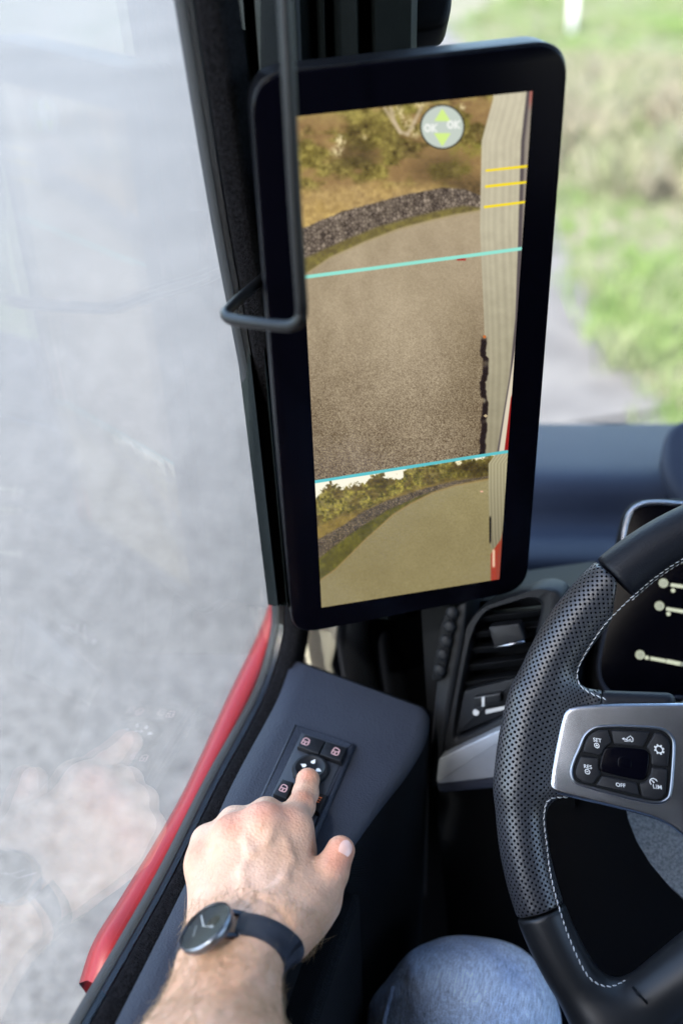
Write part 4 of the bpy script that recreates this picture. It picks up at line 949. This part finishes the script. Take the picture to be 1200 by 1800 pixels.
_vv = {p: hit(hand_sdf, p) for p in _vp}; VEIN = {p: q-nrm(grad(hand_sdf, q[None])[0])*.0012 for p, q in _vv.items()}
person = thing('person', 'driver reaching out a bare forearm in blue jeans, finger on the door switch', 'person', A(.17, -.35, ZF))
lo = A(-.275, -.46, Z0-.66); hi = A(.02, .60, Z0-.15)
V1, F1 = surfnet(hand_sdf, lo, hi, .0021)
def skin_mat():
    m = mat('skin', (.50, .30, .21), .50, sss=.18, spec=.4); n = m.node_tree; L = n.links.new; b = n.nodes['Principled BSDF']; tc = n.nodes.new('ShaderNodeTexCoord')
    def nz(sc, det=4, stretch=None):
        t = n.nodes.new('ShaderNodeTexNoise'); t.inputs['Scale'].default_value = sc; t.inputs['Detail'].default_value = det; L(tc.outputs['Object'], t.inputs['Vector']); return t
    t1, t2 = nz(28, 5), nz(220, 3)
    r = n.nodes.new('ShaderNodeValToRGB'); e = r.color_ramp.elements; e[0].position, e[0].color = .32, (.62, .41, .31, 1); e[1].position, e[1].color = .68, (.52, .31, .205, 1)
    L(t1.outputs[0], r.inputs[0]); r2 = n.nodes.new('ShaderNodeValToRGB'); r2.color_ramp.elements[0].color = (.86, .84, .82, 1); r2.color_ramp.elements[1].color = (1.1, 1.1, 1.1, 1); L(t2.outputs[0], r2.inputs[0])
    mm = n.nodes.new('ShaderNodeMixRGB'); mm.blend_type = 'MULTIPLY'; mm.inputs[0].default_value = 1; L(r.outputs[0], mm.inputs[1]); L(r2.outputs[0], mm.inputs[2])
    at = n.nodes.new('ShaderNodeAttribute'); at.attribute_name = 'tone'; sp_ = n.nodes.new('ShaderNodeSeparateColor'); L(at.outputs['Color'], sp_.inputs[0])
    mt = n.nodes.new('ShaderNodeMixRGB'); mt.blend_type = 'MULTIPLY'; mt.inputs[2].default_value = (.86, .76, .66, 1); L(sp_.outputs[1], mt.inputs[0]); L(mm.outputs[0], mt.inputs[1])
    mk = n.nodes.new('ShaderNodeMixRGB'); mk.blend_type = 'MULTIPLY'; mk.inputs[2].default_value = (1.0, .74, .70, 1); L(sp_.outputs[0], mk.inputs[0]); L(mt.outputs[0], mk.inputs[1]); L(mk.outputs[0], b.inputs['Base Color'])
    v = n.nodes.new('ShaderNodeTexVoronoi'); v.inputs['Scale'].default_value = 480; L(tc.outputs['Object'], v.inputs[0]); t3 = nz(120, 5)
    b1 = n.nodes.new('ShaderNodeBump'); b1.inputs['Strength'].default_value = .5; b1.inputs['Distance'].default_value = .0007; L(v.outputs['Distance'], b1.inputs['Height'])
    b2 = n.nodes.new('ShaderNodeBump'); b2.inputs['Strength'].default_value = .55; b2.inputs['Distance'].default_value = .002; L(t3.outputs[0], b2.inputs['Height']); L(b1.outputs[0], b2.inputs['Normal']); L(b2.outputs[0], b.inputs['Normal'])
    return m
M_skin = skin_mat()
arm = mo('bare_arm', V1, F1, M_skin, person, label='light skinned forearm and hand, index finger pressing down')
_kp = [mcp[k]+SNP*.002 for k in mcp]+[_h((534, 1398)), _h((541, 1362)), _h((468, 1412)), _h((412, 1430)), _h((592, 1512)), _h((606, 1488))]; _kr = [.011]*4+[.009, .008, .011, .011, .010, .010]
tone = np.clip(sum(np.exp(-((np.linalg.norm(V1-p, axis=1)/r)**2)) for p, r in zip(_kp, _kr)), 0, 1)
side_shade = np.clip(((V1-wr) @ FD+.01)/.05, 0, 1)*.8+np.clip(((V1-wr) @ acr)/.05, 0, 1)*.5  # shade on the right side and forearm, painted as darker skin
ta = arm.data.color_attributes.new('tone', 'FLOAT_COLOR', 'POINT'); ta.data.foreach_set('color', np.stack([tone, np.clip(side_shade, 0, 1), tone*0, tone*0+1], 1).ravel().astype(np.float32))
# thumb nail: a thin curved plate lying on the surface
def nail(name, p0, p1, w, parent):
    a = hit(hand_sdf, p0); b = hit(hand_sdf, p1); ln = nrm(b-a); g = nrm(grad(hand_sdf, ((a+b)/2)[None])[0]); sd_ = nrm(np.cross(ln, g))
    rows = []
    for t in np.linspace(0, 1, 8):
        row = []
        for s in np.linspace(-1, 1, 9):
            ww = w*(.8+.2*math.sin(math.pi*min(t*1.3, 1)))*(math.sqrt(max(0, 1-((t-.72)/.30)**2)) if t > .72 else 1)
            p = (a*(1-t)+b*t+sd_*s*ww)[None]+g*.001
            for _ in range(4): d = hand_sdf(p); G = grad(hand_sdf, p); p = p-d[:, None]*G
            row.append(p[0]+nrm(G[0])*.00035)
        rows.append(row)
    mo(name, *grid(rows), mat('nail', (.66, .42, .36), .28, coat=.3), parent)
nail('thumbnail', (603, 1502), (612, 1478), .0052, person)
# hair on the forearm
rng = np.random.default_rng(3); hv = MB(); cnt = 0
Vf = np.asarray(V1); dd = (Vf-wr) @ FD; ax0_ = nrm(FD)
cand = np.where((dd > -.02) & (dd < .17) & (np.abs(dd-((_h((452, 1628))-wr) @ ax0_)) > .011) & (((Vf-wr) @ CF) < .04))[0]
NG = grad(hand_sdf, Vf[cand]); NG /= np.linalg.norm(NG, axis=1)[:, None]
vis = np.where((NG @ CF) < .35)[0]; pick = rng.choice(vis, min(2600, len(vis)), replace=False)
for i in pick:
    p = Vf[cand[i]]; g = NG[i]; t = nrm(-acr*rng.uniform(.0, .9)+acr*.45+FD*rng.uniform(-.4, .9)+rng.normal(0, .25, 3)); t = nrm(t-g*(t @ g)); L_ = rng.uniform(.006, .014)
    s = np.linspace(0, 1, 5)[:, None]; cv = p+t*L_*s+g*L_*(.42*s-.30*s*s)+rng.normal(0, .25, 3)*L_*s*s*.5
    hv.add(*tube(cv, np.array([.00012, .00011, .0001, .00007, .00003]), 3, caps=False))
M_hair = mat('arm_hair', (.36, .25, .14), .4)
ho_ = hv.build('arm_hair', M_hair, person); ho_['kind'] = 'stuff'
# jeans
kn_ = DP((822, 1828), .80); hip = A(.10, -.12, Z0-.93); foot = A(-.02, .60, ZF+.05)
def leg_sdf(P):
    f = rcone(P, kn_, hip, .066, .088); f = smin(f, rcone(P, kn_+A(0, .01, -.015), foot, .062, .060), .03)
    f = smin(f, np.linalg.norm(P-(kn_+A(0, .012, .006)), axis=1)-.061, .02)
    f = smin(f, np.linalg.norm(P-DP((738, 1785), .80), axis=1)-.040, .018); f = smin(f, np.linalg.norm(P-DP((885, 1745), .815), axis=1)-.030, .03)
    h2 = hip+A(.2, .0, 0); k2 = A(.37, .40, Z0-.80); f = smin(f, rcone(P, k2, h2, .07, .09), .03); f = smin(f, rcone(P, k2, A(.36, .62, ZF+.05), .066, .060), .03)
    f = smin(f, rcone(P, hip, h2, .10, .10), .05)
    q = P*28; n_ = np.sin(q[:, 0]*1.3+2*np.sin(q[:, 1]*.9)+q[:, 2]*1.7)*.0026+np.sin(q[:, 1]*2.6+q[:, 2]*2.2+1.3*np.sin(q[:, 0]*2))*.0014
    return f+n_
V, F = surfnet(leg_sdf, A(-.15, -.28, ZF+.0), A(.50, .75, Z0-.60), .006)
def denim():
    m = mat('denim', (.2, .3, .5), .85, sheen=.2); n = m.node_tree; L = n.links.new; b = n.nodes['Principled BSDF']; tc = n.nodes.new('ShaderNodeTexCoord')
    mp = n.nodes.new('ShaderNodeMapping'); mp.inputs['Rotation'].default_value = (.5, .3, .9); L(tc.outputs['Object'], mp.inputs[0])
    mp.inputs['Scale'].default_value = (620, 90, 620); w = n.nodes.new('ShaderNodeTexNoise'); w.inputs['Scale'].default_value = 1; w.inputs['Detail'].default_value = 2; L(mp.outputs[0], w.inputs[0])
    t = n.nodes.new('ShaderNodeTexNoise'); t.inputs['Scale'].default_value = 22; t.inputs['Detail'].default_value = 6; L(tc.outputs['Object'], t.inputs[0])
    t5 = n.nodes.new('ShaderNodeTexNoise'); t5.inputs['Scale'].default_value = 900; L(tc.outputs['Object'], t5.inputs[0])
    r = n.nodes.new('ShaderNodeValToRGB'); r.color_ramp.elements[0].color = (.33, .43, .64, 1); r.color_ramp.elements[1].color = (.56, .67, .85, 1); r.color_ramp.elements[0].position = .35; r.color_ramp.elements[1].position = .68; L(t.outputs[0], r.inputs[0])
    mm = n.nodes.new('ShaderNodeMixRGB'); mm.blend_type = 'MULTIPLY'; mm.inputs[0].default_value = 1; L(r.outputs[0], mm.inputs[1])
    r2 = n.nodes.new('ShaderNodeValToRGB'); r2.color_ramp.elements[0].position = .24; r2.color_ramp.elements[1].position = .76; r2.color_ramp.elements[0].color = (.42, .46, .54, 1); r2.color_ramp.elements[1].color = (1.9, 1.85, 1.75, 1)
    ad = n.nodes.new('ShaderNodeMath'); ad.operation = 'MULTIPLY_ADD'; ad.inputs[1].default_value = .6; L(w.outputs['Fac'], ad.inputs[0]); m5 = n.nodes.new('ShaderNodeMath'); m5.operation = 'MULTIPLY'; m5.inputs[1].default_value = .4; L(t5.outputs[0], m5.inputs[0]); L(m5.outputs[0], ad.inputs[2]); L(ad.outputs[0], r2.inputs[0]); L(r2.outputs[0], mm.inputs[2]); L(mm.outputs[0], b.inputs['Base Color'])
    bn = n.nodes.new('ShaderNodeBump'); bn.inputs['Strength'].default_value = .5; bn.inputs['Distance'].default_value = .0008; L(ad.outputs[0], bn.inputs['Height']); t6 = n.nodes.new('ShaderNodeTexNoise'); t6.inputs['Scale'].default_value = 16; t6.inputs['Detail'].default_value = 3; t6.inputs['Distortion'].default_value = 1.2; L(tc.outputs['Object'], t6.inputs[0])
    b6 = n.nodes.new('ShaderNodeBump'); b6.inputs['Strength'].default_value = .7; b6.inputs['Distance'].default_value = .016; L(t6.outputs[0], b6.inputs['Height']); L(b6.outputs[0], bn.inputs['Normal']); L(bn.outputs[0], b.inputs['Normal'])
    return m
M_denim = denim()
jn = mo('jeans', V, F, M_denim, person)
P = spline([hit(leg_sdf, p) for p in [(690, 1735), (684, 1760), (676, 1790), (672, 1830)]], 40); mo('seam', *tube(P, .0022, 8), M_denim, jn)
# ---- wristwatch
WD = .587
wc = DP((360, 1627), WD)                      # dial centre
v_ = -nrm(ray((360, 1627))); ma = nrm(DP((398, 1592), WD)-DP((322, 1662), WD)); ma = nrm(ma-v_*(ma @ v_)); n2 = nrm(np.cross(v_, ma)); n2 = n2 if n2 @ CR < 0 else -n2
WNn = nrm(v_*math.cos(RAD(61))+n2*math.sin(RAD(61))); m2 = nrm(np.cross(WNn, ma))
watch = thing('wristwatch', 'round black wristwatch on a dark mesh strap round the wrist', 'watch', wc)
WR = .0178; a = np.linspace(0, 2*np.pi, 72, endpoint=False); ca_, sa_ = np.cos(a)[:, None], np.sin(a)[:, None]
def lathe(prof_, c, x, y, n, k=72, cap=True):
    V = np.concatenate([c+n*z+r*(ca_*x+sa_*y) for r, z in prof_]); F = [[r*k+i, r*k+(i+1) % k, (r+1)*k+(i+1) % k, (r+1)*k+i] for r in range(len(prof_)-1) for i in range(k)]
    if cap: F.append([(len(prof_)-1)*k+i for i in range(k)])
    return V, F
mo('case', *lathe([(.012, -.0062), (WR*.90, -.0058), (WR*.985, -.0042), (WR*1.01, -.001), (WR*.995, .0), (WR*.965, .0004), (WR*.945, -.0012)], wc, ma, m2, WNn, cap=False), M_case, watch, auto=RAD(50))
dial = mo('dial', *lathe([(WR*.95, -.0012), (WR*.5, -.0012), (.001, -.0012)], wc, ma, m2, WNn), M_dial, watch)
mo('crystal', *lathe([(WR*.95, -.0001), (WR*.5, .0003), (.001, .0004)], wc, ma, m2, WNn), glass('watch_glass', .2), watch)
def onW(p, off=-.0006): return onP(p, wc+WNn*off, WNn)
def Z5(x, y): return (300+x*.2, 1540+y*.2)
for q0, q1, w in ((Z5(288, 440), Z5(268, 342), .0007), (Z5(288, 440), Z5(372, 444), .0004)):
    mo('hand', *ribbon([onW(q0), (onW(q0)+onW(q1))/2, onW(q1)], w, WNn, .0), M_hand, dial, smooth=False)
mo('subdial', *disc(onW(Z5(378, 400), -.0009), ma, m2, .0042, WNn, 0, 28), M_gloss, dial, smooth=False)
mb = MB(); mb.add(*disc(onW(Z5(288, 440)), ma, m2, .0006, WNn, .0003), 0); mb.add(*disc(onW(Z5(366, 445)), ma, m2, .0008, WNn, .0003), 0)
mb.build('hand_pin', M_hand, dial, smooth=False)
mb = MB()
for k in range(7):
    p = onW(Z5(200+k*4.5, 525-k*14)); mb.add(*ring_stroke(p, ma, m2, .00045, .0002, WNn, .0001, k=8), 0)
mb.build('dial_lettering', mat('dial_print', (.3, .3, .3), .6), dial, smooth=False)
mb = MB()
for k in range(12):
    an = k*math.pi/6; d_ = ma*math.cos(an)+m2*math.sin(an); mb.add(*ribbon([wc-WNn*.0008+d_*WR*.82, wc-WNn*.0008+d_*WR*.85, wc-WNn*.0008+d_*WR*.88], .0003, WNn), 0)
mb.build('hour_marks', mat('hour_print', (.12, .12, .12), .6), dial, smooth=False)
# strap: a closed band round the wrist, following the arm
sl_ = DP((402, 1616), .604); ax_ = nrm(FD)       # band axis = forearm
cA = wr+FD*.012-SNP*.012
def band(axo, r_=.0010):
    t = np.linspace(0, 2*np.pi, 72, endpoint=False)[:, None]
    d = acr*np.cos(t)+SNP*np.sin(t); d = d-ax_*(d @ ax_)[:, None]; d /= np.linalg.norm(d, axis=1)[:, None]
    o = cA+ax_*axo; r = np.full(72, .07)
    for _ in range(25): r = r-hand_sdf(o+d*r[:, None])*.9
    r = (np.roll(r, 1)+np.roll(r, -1)+2*r)/4
    return o+d*(r+r_)[:, None]
offs = (-.0085, -.008, -.004, 0, .004, .008, .0085)
shift = (_h((452, 1628))-cA) @ ax_
bands = [band(o+shift, .0002 if abs(o) > .0082 else .0013) for o in offs]
B = np.array(bands); nb = B.shape[1]
# leave the gap where the case sits
keep = [i for i in range(nb)]
V = B.reshape(-1, 3); F = [[r*nb+i, r*nb+(i+1) % nb, (r+1)*nb+(i+1) % nb, (r+1)*nb+i] for r in range(len(offs)-1) for i in range(nb)]
dist_case = lambda i: np.linalg.norm(B[3][i]-(wc-WNn*.006))
gone = [dist_case(i) < .0195 for i in range(nb)]; F = [f for f in F if not gone[f[0] % nb]]
uvs = np.array([[i*.0031/.0016, o/.0016] for o in offs for i in range(nb)])
per = np.concatenate([[0], np.cumsum(np.linalg.norm(np.diff(B[3], axis=0), axis=1))]); uvs = np.array([[per[i]/.0026, o/.0019] for o in offs for i in range(nb)])
def meshband():
    m = M_mesh; n = m.node_tree; L = n.links.new; b = n.nodes['Principled BSDF']; uv = n.nodes.new('ShaderNodeUVMap'); uv.uv_map = 'uv'; ds = []
    for off in (0, .5):
        a = n.nodes.new('ShaderNodeVectorMath'); a.operation = 'ADD'; a.inputs[1].default_value = (off, off, 0); L(uv.outputs[0], a.inputs[0])
        f = n.nodes.new('ShaderNodeVectorMath'); f.operation = 'FRACTION'; L(a.outputs[0], f.inputs[0]); s = n.nodes.new('ShaderNodeVectorMath'); s.operation = 'SUBTRACT'; s.inputs[1].default_value = (.5, .5, 0); L(f.outputs[0], s.inputs[0])
        l = n.nodes.new('ShaderNodeVectorMath'); l.operation = 'LENGTH'; L(s.outputs[0], l.inputs[0]); ds.append(l)
    mn = n.nodes.new('ShaderNodeMath'); mn.operation = 'MINIMUM'; L(ds[0].outputs['Value'], mn.inputs[0]); L(ds[1].outputs['Value'], mn.inputs[1])
    mr = n.nodes.new('ShaderNodeMapRange'); mr.inputs[1].default_value = .15; mr.inputs[2].default_value = .45; mr.inputs[3].default_value = 1; mr.inputs[4].default_value = 0; L(mn.outputs[0], mr.inputs[0])
    mx = n.nodes.new('ShaderNodeMixRGB'); L(mr.outputs[0], mx.inputs[0]); mx.inputs[1].default_value = (.003, .003, .006, 1); mx.inputs[2].default_value = (.034, .040, .062, 1); L(mx.outputs[0], b.inputs['Base Color'])
    bn = n.nodes.new('ShaderNodeBump'); bn.inputs['Distance'].default_value = .0006; L(mr.outputs[0], bn.inputs['Height']); L(bn.outputs[0], b.inputs['Normal'])
meshband()
mo('strap', V, F, M_mesh, watch, uv=uvs)
# lugs and pin bar
def pxx(P): d = P-EYE; return 600+FPX*(d @ CR)/(d @ CF)
ends = [i for i in range(nb) if not gone[i] and (gone[i-1] or gone[(i+1) % nb])]; ie = max(ends, key=lambda i: pxx(B[3][i]))
P0, P1 = (B[0][ie], B[-1][ie]) if (B[0][ie]-B[-1][ie]) @ CU > 0 else (B[-1][ie], B[0][ie])
mo('strap_pin', *tube([P0, P1], .0011, 10), M_case, watch)
M_lug = mat('lug_metal', (.03, .035, .05), .35, metal=.8)
for q, e in (((388, 1597), P0), ((376, 1640), P1)):
    s_ = onP(q, wc-WNn*.003, WNn); d_ = nrm(e-s_); mo('lug', *slab([s_+FD*.0016, e+FD*.0016+d_*.0012, e-FD*.0016+d_*.0012, s_-FD*.0016], nrm(np.cross(d_, FD)) if nrm(np.cross(d_, FD)) @ CF < 0 else -nrm(np.cross(d_, FD)), .003, .0005), M_lug, watch, auto=RAD(35))
